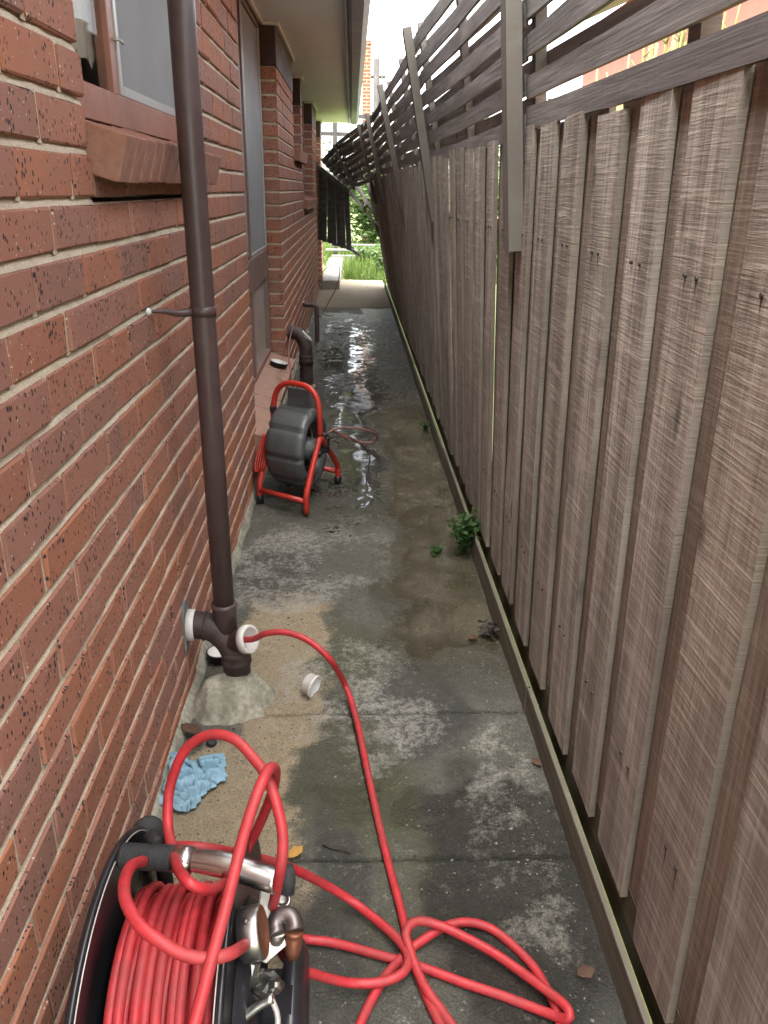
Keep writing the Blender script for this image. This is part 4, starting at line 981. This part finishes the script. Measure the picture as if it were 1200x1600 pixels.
# wound layers on the drum
coil = MB(); turns = 8
for layer, (rad_, x0_, x1_) in enumerate(((0.142, 0.160, 0.320), (0.158, 0.160, 0.320), (0.174, 0.164, 0.316))):
    n_t = int((x1_ - x0_) / (HC * 2.03)); pts = []
    for i in range(n_t * 40 + 1):
        a = 2 * math.pi * i / 40; f = i / (n_t * 40)
        wob = 0.0035 * math.sin(a * 0.37 + layer) + 0.0025 * math.sin(a * 1.0 + 1.3 * layer)
        x = x0_ + (x1_ - x0_) * f if layer % 2 == 0 else x1_ - (x1_ - x0_) * f
        r = rad_ + 0.003 * math.sin(a * 0.61 + layer * 2)
        pts.append((x + wob, RC.y + r * math.cos(a), RC.z + r * math.sin(a)))
    coil.tube(pts, HC, 10)
hpart(coil, 'wound_coil')
# main run: from the open junction along the path and out of frame
o_in = OO + OD * 0.05; o_out = OO + OD * 0.10
A = [tuple(o_in), tuple(o_out), on(415, 990, 1, 2.06), on(445, 988, 1, 2.05), on(480, 1000, 1, 2.03), on(515, 1030, 1, 2.0), on(540, 1072, 2, 0.06), on(556, 1120, 2, 0.028), on(569, 1180, 2, 0.022), on(586, 1260, 2, 0.012), on(606, 1345, 2, 0.008), on(626, 1420, 2, 0.008), on(645, 1500, 2, 0.006), on(668, 1560, 2, 0.008), on(690, 1605, 2, 0.009), on(730, 1690, 2, 0.009)]
hpart(MB().tube(spline(A), HR, 14), 'main_run')
def gpath(pix): return [on(u, v, 2, z) for u, v, z in pix]
Bp = [(262, 1322, .40), (300, 1322, .42), (340, 1327, .40), (385, 1336, .33), (420, 1345, .26), (459, 1358, .18), (507, 1382, .09), (550, 1408, .035), (593, 1441, .026), (622, 1468, .028), (637, 1492, .03), (635, 1513, .034), (620, 1526, .033), (593, 1535, .03), (550, 1536, .035), (507, 1527, .07), (463, 1511, .13), (443, 1493, .19), (436, 1470, .25), (425, 1440, .29), (405, 1420, .30)]
_b = spline(gpath(Bp)); hpart(MB().tube(_b, [HC + (HR - HC) * min(1, i / 30, (len(_b) - i) / 30) for i in range(len(_b))], 14), 'loop')
Cp = [(440, 1462, .05), (476, 1467, .018), (520, 1473, .010), (563, 1484, .010), (605, 1496, .010), (658, 1511, .010), (723, 1535, .010), (788, 1557, .010), (840, 1577, .014), (872, 1589, .022), (887, 1592, .036), (890, 1582, .044), (878, 1566, .040), (852, 1546, .034), (815, 1519, .03), (775, 1491, .03), (732, 1467, .034), (692, 1448, .04), (662, 1439, .048), (643, 1443, .05), (634, 1460, .046), (640, 1482, .034), (650, 1512, .026), (667, 1547, .02), (689, 1577, .012), (712, 1610, .01), (770, 1690, .01)]
hpart(MB().tube(spline(gpath(Cp)), HR, 14), 'loop')
Dp = [(540, 1660, .01), (563, 1600, .01), (585, 1554, .014), (604, 1523, .014), (632, 1492, .012), (663, 1467, .018), (697, 1447, .024), (732, 1441, .022), (767, 1451, .014), (801, 1477, .010), (832, 1509, .010), (853, 1543, .012), (869, 1576, .018), (876, 1604, .012), (870, 1660, .01)]
hpart(MB().tube(spline(gpath(Dp)), HR, 14), 'loop')
def ypath(pix): return [on(u, v, 1, y) for u, v, y in pix]
Gp = [(290, 1640, .62), (304, 1600, .65), (328, 1508, .70), (352, 1420, .76), (368, 1356, .81), (380, 1308, .84), (396, 1256, .87), (412, 1216, .90), (422, 1200, .93), (430, 1203, .97), (428, 1228, 1.00), (416, 1264, 1.02), (396, 1308, 1.02), (380, 1336, 1.0), (362, 1366, .95), (345, 1384, .88), (320, 1390, .84), (296, 1380, .83), (280, 1360, .87), (272, 1336, .93),
      (264, 1304, .98), (262, 1268, 1.01), (266, 1228, 1.03), (284, 1180, 1.04), (308, 1156, 1.04), (336, 1147, 1.03), (368, 1156, 1.01), (392, 1180, .99), (416, 1212, .96), (432, 1256, .93), (442, 1308, .90), (438, 1360, .88), (430, 1400, .90), (424, 1426, .94), (420, 1450, 1.0)]
hpart(MB().tube(spline(ypath(Gp)), HC, 14), 'loop')
Hp = [(225, 1345, .92), (205, 1353, .86), (194, 1380, .80), (198, 1412, .76), (220, 1448, .73), (252, 1472, .715), (288, 1492, .71), (328, 1498, .71), (360, 1490, .72), (374, 1482, .76), (386, 1474, .84)]
hpart(MB().tube(spline(ypath(Hp)), HC, 14), 'loop')

# ================================================================== DRAIN CAMERA REEL
fa, fb, fc = Vector(on(407, 787, 2, 0)), Vector(on(479, 806, 2, 0)), Vector(on(528, 757, 2, 0))
fd = fa + (fc - fb)
cr = tag(empty('camera_reel', ((fa.x + fc.x) / 2, (fa.y + fc.y) / 2, 0)), 'grey ribbed cable drum in red tubular stand on wet path', 'cable reel')
CO = tuple(cr.location)
def cpart(mb, name, mat): return part(mb, name, mat, cr, CO)
axd = (fb - fa).normalized(); dpd = (fc - fb).normalized(); UP = Vector((0, 0, 1))
TR = 0.0145
midL = (fa + fd) / 2; midR = (fb + fc) / 2
jl = midL + UP * 0.345 - dpd * 0.03; jr = midR + UP * 0.345 - dpd * 0.03
hz = 0.60
hoop = spline([jl, jl + UP * 0.10, jl + UP * 0.19 + axd * 0.02 + dpd * 0.01, jl + UP * 0.235 + axd * 0.07 + dpd * 0.015, (jl + jr) / 2 + UP * 0.245 + dpd * 0.015, jr + UP * 0.235 - axd * 0.07 + dpd * 0.015, jr + UP * 0.19 - axd * 0.02 + dpd * 0.01, jr + UP * 0.10, jr], 0.02)
cpart(MB().tube(hoop, TR, 16), 'hoop', MAT['redpaint'])
for j, f, s in ((jl, fa, -1), (jr, fb, -1), (jl, fd, 1), (jr, fc, 1)):
    k = f + UP * 0.12
    leg = cpart(MB().tube(spline([j, j.lerp(k, 0.5), k - dpd * 0.012 * s, f + UP * 0.085, f + UP * 0.012], 0.02), TR, 16), 'leg', MAT['redpaint'])
    if not (j is jr and s == -1):
        MB().lathe([(0.0, 0.0), (TR + 0.004, 0.0), (TR + 0.004, 0.045), (TR, 0.048)], f, (0, 0, 1), 16).build('foot', MAT['black'], leg).matrix_local = Matrix.Translation((0, 0, 0))
cpart(MB().tube([fa + UP * 0.075, fb + UP * 0.075], TR * 0.9, 14), 'crossbar', MAT['redpaint'])
cpart(MB().tube([fd + UP * 0.075, fc + UP * 0.075], TR * 0.9, 14), 'crossbar', MAT['redpaint'])
cc_ = (fa + fb + fc + fd) / 4 + UP * 0.262 - axd * 0.012
RD, WD = 0.205, 0.235
dm = MB(); nseg = 96; prof = [(0.75, -1.0), (0.90, -0.98), (0.97, -0.86), (1.0, -0.6), (1.0, 0.6), (0.97, 0.86), (0.90, 0.98), (0.80, 1.0), (0.70, 0.90), (0.62, 0.55), (0.60, 0.2)]
prof = [(0.0, -0.9), (0.5, -0.95)] + prof
V_ = dpd; 
for k in range(nseg):
    a = 2 * math.pi * k / nseg; ph = (k * 9 / nseg) % 1.0; gd = 1 - smooth(0.02, 0.085, abs(ph - 0.5)) 
    gd = float(gd)
    for r, h in prof:
        rr = RD * r * (1 - 0.10 * gd * (1 if r > 0.85 else 0)); hh = WD / 2 * h * (1 - 0.05 * gd * (1 if r > 0.85 else 0))
        dm.v.append(tuple(cc_ + axd * hh + (V_ * math.cos(a) + UP * math.sin(a)) * rr))
m_ = len(prof)
for k in range(nseg):
    for i in range(m_ - 1): dm.f.append((k * m_ + i, k * m_ + i + 1, ((k + 1) % nseg) * m_ + i + 1, ((k + 1) % nseg) * m_ + i)); dm.sm.append(True)
recalc(cpart(dm, 'drum', MAT['drum']))
cpart(MB().lathe([(0.0, 0.02), (0.125, 0.02)], cc_, axd, 40), 'drum_well', MAT['black'])
cpart(MB().lathe([(0.06, 0.0), (0.055, 0.10), (0.03, 0.105), (0.03, 0.13), (0.0, 0.13)], cc_ + axd * 0.01, axd, 28), 'hub', MAT['drum'])
cpart(MB().tube([jl - UP * 0.02, cc_ - axd * 0.08], 0.012, 10), 'axle_arm', MAT['black']); cpart(MB().tube([cc_ + axd * 0.12, cc_ + axd * 0.155, jr - UP * 0.09 - dpd * 0.03], 0.014, 10), 'axle_arm', MAT['black'])
bk = MB(); bc = midR + UP * 0.30 + dpd * 0.05 + axd * 0.0
for dx, dz, s in ((0, 0, 0.028), (0.012, -0.04, 0.022), (-0.012, 0.03, 0.018)):
    c_ = bc + dpd * dx + UP * dz; bk.cbox(c_.x - s * .7, c_.x + s * .7, c_.y - s, c_.y + s, c_.z - s, c_.z + s, 0.005)
cpart(bk, 'brake_block', MAT['black'])
c_ = jl + UP * 0.10; cpart(MB().cbox(c_.x - .017, c_.x + .017, c_.y - .02, c_.y + .02, c_.z - .016, c_.z + .016, 0.004), 'clamp', MAT['black'])
# counter box under the hoop
b0 = (jl + jr) / 2 + UP * 0.165 + dpd * 0.045
bxm = Matrix(((axd.x, dpd.x, 0, b0.x), (axd.y, dpd.y, 0, b0.y), (0, 0, 1, b0.z), (0, 0, 0, 1)))
bx_ = MB().cbox(-0.065, 0.065, -0.006, 0.012, -0.05, 0.05, 0.003); o = bx_.build('rear_panel', MAT['drum'], cr); o.matrix_local = Matrix.Translation(tuple(-q for q in CO)) @ bxm
# coiled red lead hung on the wall-side leg
ld = MB(); q0 = jl - dpd * 0.07 - UP * 0.02 - axd * 0.02; q1 = fa + UP * 0.17 + dpd * 0.03 - axd * 0.012
for k in range(5):
    o_ = axd * (k - 2) * 0.007; ld.tube(spline([q0 + o_, q0.lerp(q1, .35) + o_ * 1.6 - axd * .004, q1 + o_ * 2 + UP * 0.02, q1 + o_ - UP * 0.01 + dpd * 0.012 * (k - 2) * .5, q1 + dpd * 0.03 + o_ * 1.4, q0.lerp(q1, .4) + dpd * 0.025 + o_]), 0.0042, 8)
cpart(ld, 'coiled_lead', MAT['redpaint'])

# push cable
pc = tag(empty('push_cable', (0.3, 4.5, 0)), 'thin brown push rod cable arching from drum to waste pipe', 'cable'); PO = (0.3, 4.5, 0)
cab = [(490, 690, 3.88), (483, 660, 3.95), (470, 625, 4.05), (458, 595, 4.4), (451, 555, 5.0), (455, 520, 5.8), (468, 480, 6.8), (485, 452, 7.6), (505, 424, 8.2), (519, 413, 8.45), (528, 412, 8.5), (531, 424, 8.5), (526, 448, 8.48), (514, 472, 8.45), (503, 490, 8.42), (497, 500, 8.40)]
part(MB().tube(spline([on(u, v, 1, y) for u, v, y in cab], 0.03), 0.0052, 8), 'arch', MAT['cable'], pc, PO)
lp = [(500, 700, 3.84), (507, 680, 3.86), (530, 669, 3.9), (556, 669, 3.92), (580, 674, 3.95), (590, 682, 3.98), (584, 691, 4.0), (560, 690, 4.0), (535, 681, 4.0), (520, 672, 4.05)]
part(MB().tube(spline([on(u, v, 1, y) for u, v, y in lp], 0.02), 0.0052, 8), 'loop', MAT['cable'], pc, PO)
l2 = [(522, 673, 3.92), (548, 684, 3.93), (566, 696, 4.05)]
l2 = [on(u, v, 1, y) for u, v, y in l2] + [on(578, 712, 2, 0.006)]
part(MB().tube(spline(l2, 0.02), 0.005, 8), 'tail', MAT['cable'], pc, PO)

# ================================================================== RAG, LEAVES, WEEDS
n = 90; rg = MB()
rc = Vector(on(297, 1222, 2, 0.0)); out = np.zeros((n, n, 3))
uu, vv = np.meshgrid(np.linspace(-1, 1, n), np.linspace(-1, 1, n))
ang = np.arctan2(vv, uu); rad = np.maximum(abs(uu), abs(vv)); edge = 1 + 0.22 * np.sin(3 * ang + .5) + 0.12 * np.sin(5 * ang + 2)
wx = uu * 0.077 * edge; wy = vv * 0.095 * edge
sk = wx * 0.9 + wy * 0.45 + 0.02 * (fbm(uu * 2 + 5, vv * 2 + 5, 3, 61) - .5)
fold = 0.5 + 0.5 * np.sin(sk * 150 + 9 * fbm(uu * 1.1 + 9, vv * 1.1, 3, 62) + 4 * fbm(uu * 3 + 1, vv * 3, 2, 68))
f2 = 0.5 + 0.5 * np.sin((wy - wx * .6) * 170 + 11 * fbm(uu * 1.4 + 3, vv * 1.4, 3, 66))
_g = smooth(.4, .6, fbm(uu * 1.7 + 4, vv * 1.7, 2, 64)); hgt = (0.010 + 0.024 * fold * _g + 0.024 * f2 * (1 - _g) + 0.01 * fbm(uu * 5, vv * 5, 3, 69)) * (1 - 0.75 * rad ** 3) * (0.55 + 0.9 * fbm(uu * 1.3 + 2, vv * 1.3 + 7, 2, 63))
for j in range(n):
    for i in range(n): rg.v.append((rc.x + wx[j, i] + 0.006 * math.sin(fold[j, i] * 6), rc.y + wy[j, i], 0.004 + hgt[j, i]))
for j in range(n - 1):
    for i in range(n - 1): rg.f.append((j * n + i, j * n + i + 1, (j + 1) * n + i + 1, (j + 1) * n + i)); rg.sm.append(True)
ro_ = rg.build('cleaning_rag', MAT['cloth']); tag(ro_, 'crumpled light blue cloth rag lying at the foot of the wall', 'rag')
md = ro_.modifiers.new('thick', 'SOLIDIFY'); md.thickness = 0.003; md.offset = 1

def leaf_obj(name, u, v, size, mat, label, rot, z=0.008, group=None):
    p = on(u, v, 2, z); m = MB(); nl = 7; prof = [0.0, .34, .5, .55, .46, .28, 0.02]; r = random.Random(int(u + v))
    for i in range(nl):
        t = i / (nl - 1) - .5; w = prof[i] * (1 + r.uniform(-.25, .25))
        zz = 0.22 * t * t + r.uniform(0, .05)
        m.v += [(t, -w * .55, zz + .16 * w + r.uniform(0, .08)), (t, 0, zz), (t, w * .55, zz + .2 * w + r.uniform(0, .08))]
        if i:
            a = (i - 1) * 3; m.f += [(a, a + 1, a + 4, a + 3), (a + 1, a + 2, a + 5, a + 4)]; m.sm += [True, True]
    o = m.build(name, mat); o.matrix_world = Matrix.Translation(p) @ Matrix.Rotation(rot, 4, 'Z') @ Matrix.Scale(size, 4)
    md = o.modifiers.new('thick', 'SOLIDIFY'); md.thickness = 0.012
    tag(o, label, 'leaf', group); return o
leaf_obj('dry_leaf', 462, 1334, 0.05, MAT['gold_leaf'], 'curled golden leaf beside the hose reel on the path', 0.9)
leaf_obj('dry_leaf', 916, 1521, 0.045, MAT['dryleaf'], 'brown leaf near the mossy plinth board and hose loop', 0.3)
leaf_obj('dry_leaf', 299, 1142, 0.075, MAT['dryleaf'], 'reddish dead leaf tucked beside the concrete mound and wall', -0.5, 0.02)
leaf_obj('dry_leaf', 312, 1156, 0.05, MAT['dryleaf'], 'small dark dead leaf between concrete mound and blue rag', 1.2, 0.012)
leaf_obj('dry_leaf', 838, 1192, 0.04, MAT['dryleaf'], 'small brown leaf on the pale crust by the plinth', 2.0)
leaf_obj('dry_leaf', 738, 998, 0.05, MAT['dryleaf'], 'dark wet leaf lying in the muddy puddle', 0.2, 0.0)
tw = MB().tube(spline([on(505, 1320, 2, .006), on(522, 1326, 2, .008), on(535, 1327, 2, .006), on(548, 1333, 2, .005)]), 0.003, 6)
tag(tw.build('twig', MAT['twig']), 'thin dark twig lying on concrete beyond golden leaf', 'twig')
# black stopper by the mound
st_ = MB().lathe([(0.0, 0.014), (0.012, 0.014), (0.015, 0.010), (0.015, 0.0), (0.0, 0.0)], on(330, 1163, 2, 0.0), (0.3, 0, 1), 16)
tag(st_.build('rubber_stopper', MAT['rubber']), 'little black rubber stopper beside the blue rag', 'stopper')

def leafy(name, base, R, H, nl, mat, label, cat, lsize=0.02, seed=1, stems=7, group=None):
    r = random.Random(seed); e = tag(empty(name, base), label, cat, group)
    ms = MB(); tips = []
    for k in range(stems):
        a = r.uniform(0, 2 * math.pi); d = R * r.uniform(.2, .95); top = (d * math.cos(a), d * math.sin(a), H * r.uniform(.5, 1))
        pts = spline([(0, 0, 0), (top[0] * .35, top[1] * .35, top[2] * .6), top], max(0.01, H / 12)); ms.tube(pts, [0.006 * lsize / .02 * (1 - .7 * i / len(pts)) for i in range(len(pts))], 5); tips.append(pts)
    ms.build('stem', mat, e)
    ml = MB()
    for k in range(nl):
        pts = r.choice(tips); p = Vector(pts[int(len(pts) * r.uniform(.25, .999))]) + Vector((r.gauss(0, 1), r.gauss(0, 1), r.gauss(0, 1) * .7)) * R * .22
        if p.z < 0.004: p.z = 0.004 + r.uniform(0, .02)
        q = Matrix.Rotation(r.uniform(0, 6.28), 4, 'Z') @ Matrix.Rotation(r.uniform(-.9, .9), 4, 'X') @ Matrix.Rotation(r.uniform(-.6, .6), 4, 'Y')
        s = lsize * r.uniform(.6, 1.3)
        loc = [(-.5, 0, 0), (-.1, .32, .08), (.5, 0, -.06), (-.1, -.32, .08)]
        ml.add([p + (q @ Vector(v_)) * s for v_ in loc], [(0, 1, 2, 3)])
    ml.build('foliage', mat, e); return e
wp = on(733, 858, 2, 0.01)
leafy('weed', (1.005, wp[1] - 0.02, 0.0), 0.085, 0.20, 420, MAT['leaf'], 'bright green leafy weed sprouting at foot of fence', 'weed', 0.026, 3, 9)
wq = on(682, 862, 2, 0.0); leafy('weed', (wq[0], wq[1], -0.008), 0.045, 0.03, 60, MAT['leaf'], 'small flat green weed poking out of the puddle', 'weed', 0.02, 5, 5)
wq = on(668, 672, 2, 0.0); leafy('weed', (1.0, wq[1], -0.005), 0.05, 0.07, 80, MAT['leaf'], 'tiny weed beside wet drain edge along the fence', 'weed', 0.022, 6, 5)
wq = on(775, 990, 2, 0.0); leafy('leaf_litter', (1.005, wq[1], -0.005), 0.06, 0.035, 60, MAT['twig'], 'clump of dead brown leaves against the plinth board', 'leaves', 0.03, 8, 4)
# rubble and debris on the far wet path
r = random.Random(4)
for cnt, mt, nm_, lab in ((2600, 'twig', 'debris', 'scattered dark grit and crumbs on the wet concrete'), (2200, 'greyboard', 'gravel', 'scattered pale grit and stone chips on the concrete path')):
    db = MB()
    for k in range(cnt):
        y = 0.95 + 9.5 * r.random() ** 1.7; x = r.uniform(0.03, 1.02)
        if r.random() < .35: x = r.choice((r.uniform(.02, .10), r.uniform(.90, 1.03)))
        s_ = r.uniform(.0009, .0026) * (1 + .16 * y) * (1.6 if r.random() < .08 else 1)
        z = float(ground_z(np.array(x), np.array(y))); a_ = r.uniform(0, 6.28); e1, e2 = s_ * r.uniform(.8, 1.8), s_ * r.uniform(.6, 1.2)
        ca, sa = math.cos(a_), math.sin(a_)
        db.add([(x + ca * e1, y + sa * e1, z), (x - sa * e2, y + ca * e2, z), (x - ca * e1, y - sa * e1, z), (x + sa * e2, y - ca * e2, z), (x + r.uniform(-.3, .3) * s_, y, z + s_ * .9)], [(0, 1, 4), (1, 2, 4), (2, 3, 4), (3, 0, 4)])
    tag(db.build(nm_, MAT[mt]), lab, 'grit', kind='stuff')

# ================================================================== GARDEN AND BEYOND
gr_ = MB(); r = random.Random(9)
for k in range(9000):
    y = 14.6 + 11 * r.random() ** 1.5; x = r.uniform(-1.6, 4.2)
    if x < 0.36 and y < 17.6: continue
    h = r.uniform(.08, .26) * (1.2 if vnoise(np.array(x * 1.3), np.array(y * 1.3), 3) > .5 else .7); a = r.uniform(0, 6.28); w = r.uniform(.008, .02); ln = r.uniform(.02, .14)
    dx, dy = math.cos(a), math.sin(a)
    gr_.add([(x - dy * w, y + dx * w, -0.06), (x + dy * w, y - dx * w, -0.06), (x + dx * ln * .5 + dy * w * .7, y + dy * ln * .5 - dx * w * .7, -0.06 + h * .7), (x + dx * ln, y + dy * ln, -0.06 + h)], [(0, 1, 2, 3)])
o = gr_.build('grass', MAT['grass']); tag(o, 'bright overgrown green grass beyond the end of the path', 'grass', kind='stuff')
for i, (x, y, R, H, s) in enumerate(((1.15, 15.8, .35, .38, 21), (0.85, 18.2, .4, .35, 22))):
    leafy('garden_plant', (x, y, -0.06), R, H, 700, MAT['bushleaf'], ['broad leafy green plant at the end of the concrete path', 'low leafy green plant among the garden grass'][i], 'plant', 0.10, s, 16)
leafy('bush', (1.1, 24.0, -0.06), 1.5, 2.6, 5200, MAT['bushleaf'], 'tall pale green bush at the back of the garden', 'bush', 0.13, 31, 30)
leafy('bush', (-0.8, 26.0, -0.06), 1.4, 1.7, 1500, MAT['bushleaf'], 'low rounded bush behind the weathered boards', 'bush', 0.2, 33, 26)
leafy('bush', (3.4, 17.0, -0.06), 1.5, 2.5, 1800, MAT['bushleaf'], 'neighbouring green bush seen through the fence slats', 'bush', 0.17, 35, 26)
leafy('bush', (2.3, 7.0, -0.06), 0.8, 2.05, 1500, MAT['bushleaf'], 'dense green bush between the fence and the pink wall', 'bush', 0.10, 37, 26)
for i, (x0, x1, y, z) in enumerate(((0.05, 1.0, 18.6, 0.10), (-0.1, 0.9, 19.2, 0.19), (0.0, 1.1, 19.9, 0.26))):
    o = MB().cbox(x0, x1, y, y + .14, z - .3 if i == 0 else z - .035, z, 0.004).build('weathered_board', MAT['greyboard'])
    tag(o, ['grey weathered board lying lowest in the garden grass', 'grey weathered board lying behind the lowest one', 'grey weathered board lying at the back of the three'][i], 'board')
# pergola far behind
pg = tag(empty('pergola', (0.2, 19.5, 0)), 'dark timber pergola frame beyond the end of the eaves', 'pergola'); GO = (0.2, 19.5, 0)
for z_ in (2.98, 2.62): part(MB().cbox(-1.2, 1.0, 19.5, 19.58, z_ - .04, z_ + .04, .004), 'beam', MAT['darkwood'], pg, GO)
for x_ in (0.13, -0.28): part(MB().cbox(x_ - .05, x_ + .05, 19.41, 19.499, -0.06, 3.1, .004), 'post', MAT['darkwood'], pg, GO)
# chimney and poles
ch = tag(empty('chimney', (0.75, 25, 0)), 'tall orange brick chimney rising behind the gutter', 'chimney'); CHO = (0.75, 25, 0)
def far_brick():
    t = NT('far_brick'); b = t.node('ShaderNodeTexBrick'); b.inputs['Scale'].default_value = 1.0
    v = t.world(); sx = t.n.new('ShaderNodeSeparateXYZ'); t.l.new(v, sx.inputs[0]); cb_ = t.n.new('ShaderNodeCombineXYZ'); t.l.new(t.math('ADD', sx.outputs[0], sx.outputs[1]), cb_.inputs[0]); t.l.new(sx.outputs[2], cb_.inputs[1]); t.l.new(cb_.outputs[0], b.inputs['Vector'])
    b.inputs['Brick Width'].default_value = .24; b.inputs['Row Height'].default_value = .09; b.inputs['Mortar Size'].default_value = .012
    b.inputs['Color1'].default_value = (.27, .085, .04, 1); b.inputs['Color2'].default_value = (.21, .066, .036, 1); b.inputs['Mortar'].default_value = (.36, .28, .2, 1)
    t.l.new(b.outputs['Color'], t.p.inputs['Base Color']); t.rough(.9); return t.m
MAT['far_brick'] = far_brick()
part(MB().box(0.80, 1.04, 25, 25.5, -0.06, 5.2), 'stack', MAT['far_brick'], ch, CHO); part(MB().cbox(0.78, 1.06, 24.98, 25.52, 5.2, 5.28, .006), 'cap', MAT['far_brick'], ch, CHO)
up_ = MB().tube([on(588, 400, 1, 30)[:2] + (-0.06,), on(588, 92, 1, 30)], 0.11, 10); up_.tube([tuple(np.array(on(588, 120, 1, 30)) + np.array([-.8, 0, 0])), tuple(np.array(on(588, 120, 1, 30)) + np.array([.3, 0, 0]))], .05, 8)
tag(up_.build('power_pole', MAT['darkwood']), 'dark power pole standing beyond the chimney', 'pole')
an = MB().tube([on(597, 400, 1, 28)[:2] + (-0.06,), on(597, 105, 1, 28)], 0.03, 8); tag(an.build('antenna_mast', MAT['darkwood']), 'thin mast between power pole and fence top', 'mast')
# neighbour's house beyond the fence
nb = tag(empty('neighbour_house', (3.3, 2, 0)), 'salmon pink rendered wall of house beyond the fence', 'house'); NO = (3.3, 2, 0)
for k in range(6): part(MB().cbox(2.85, 3.0, -3.0 + 2.0 * k, -1.004 + 2.0 * k, -0.06, 3.0, .002), 'wall_panel', MAT['pinkwall'], nb, NO)
part(MB().add([(2.5, -3.2, 2.95), (2.5, 9.2, 2.95), (5.5, 9.2, 4.2), (5.5, -3.2, 4.2), (2.5, -3.2, 3.03), (2.5, 9.2, 3.03), (5.5, 9.2, 4.28), (5.5, -3.2, 4.28)], [(0, 1, 2, 3), (7, 6, 5, 4), (1, 0, 4, 5), (2, 1, 5, 6), (3, 2, 6, 7), (0, 3, 7, 4)]), 'roof', MAT['roofgrey'], nb, NO)
def twiggy(base, R, H, nst, seed, label):
    r = random.Random(seed); e = tag(empty('shrub', base), label, 'shrub', None); m = MB()
    for k in range(nst):
        a = r.uniform(0, 6.28); d = R * r.random(); x, y = d * math.cos(a), d * math.sin(a); h = H * r.uniform(.8, 1.05)
        pts = spline([(x * .3, y * .3, 0), (x * .7, y * .7, h * .6), (x, y, h)], .25); m.tube(pts, [.012 - .008 * i / len(pts) for i in range(len(pts))], 5)
        for q in range(7):
            t = r.uniform(.6, 1); p = Vector(pts[int(t * (len(pts) - 1))]); dv = Vector((r.uniform(-1, 1), r.uniform(-1, 1), r.uniform(.5, 1.4))).normalized() * r.uniform(.06, .14); m.tube([p, p + dv], [.007, .003], 4)
    m.build('stem', MAT['yellowtwig'], e); return e
p = on(1060, 110, 0, 2.35); twiggy((2.35, p[1], -0.06), 0.40, p[2] + .05 + .30, 70, 3, 'yellow green twiggy shrub in front of the pink wall')
p = on(985, 130, 0, 1.9); twiggy((1.9, p[1], -0.06), 0.28, p[2] + .2, 26, 4, 'sparse pale twiggy shrub close behind the fence slats')

for o in bpy.data.objects:
    if o.type == 'MESH':
        o.data.validate()
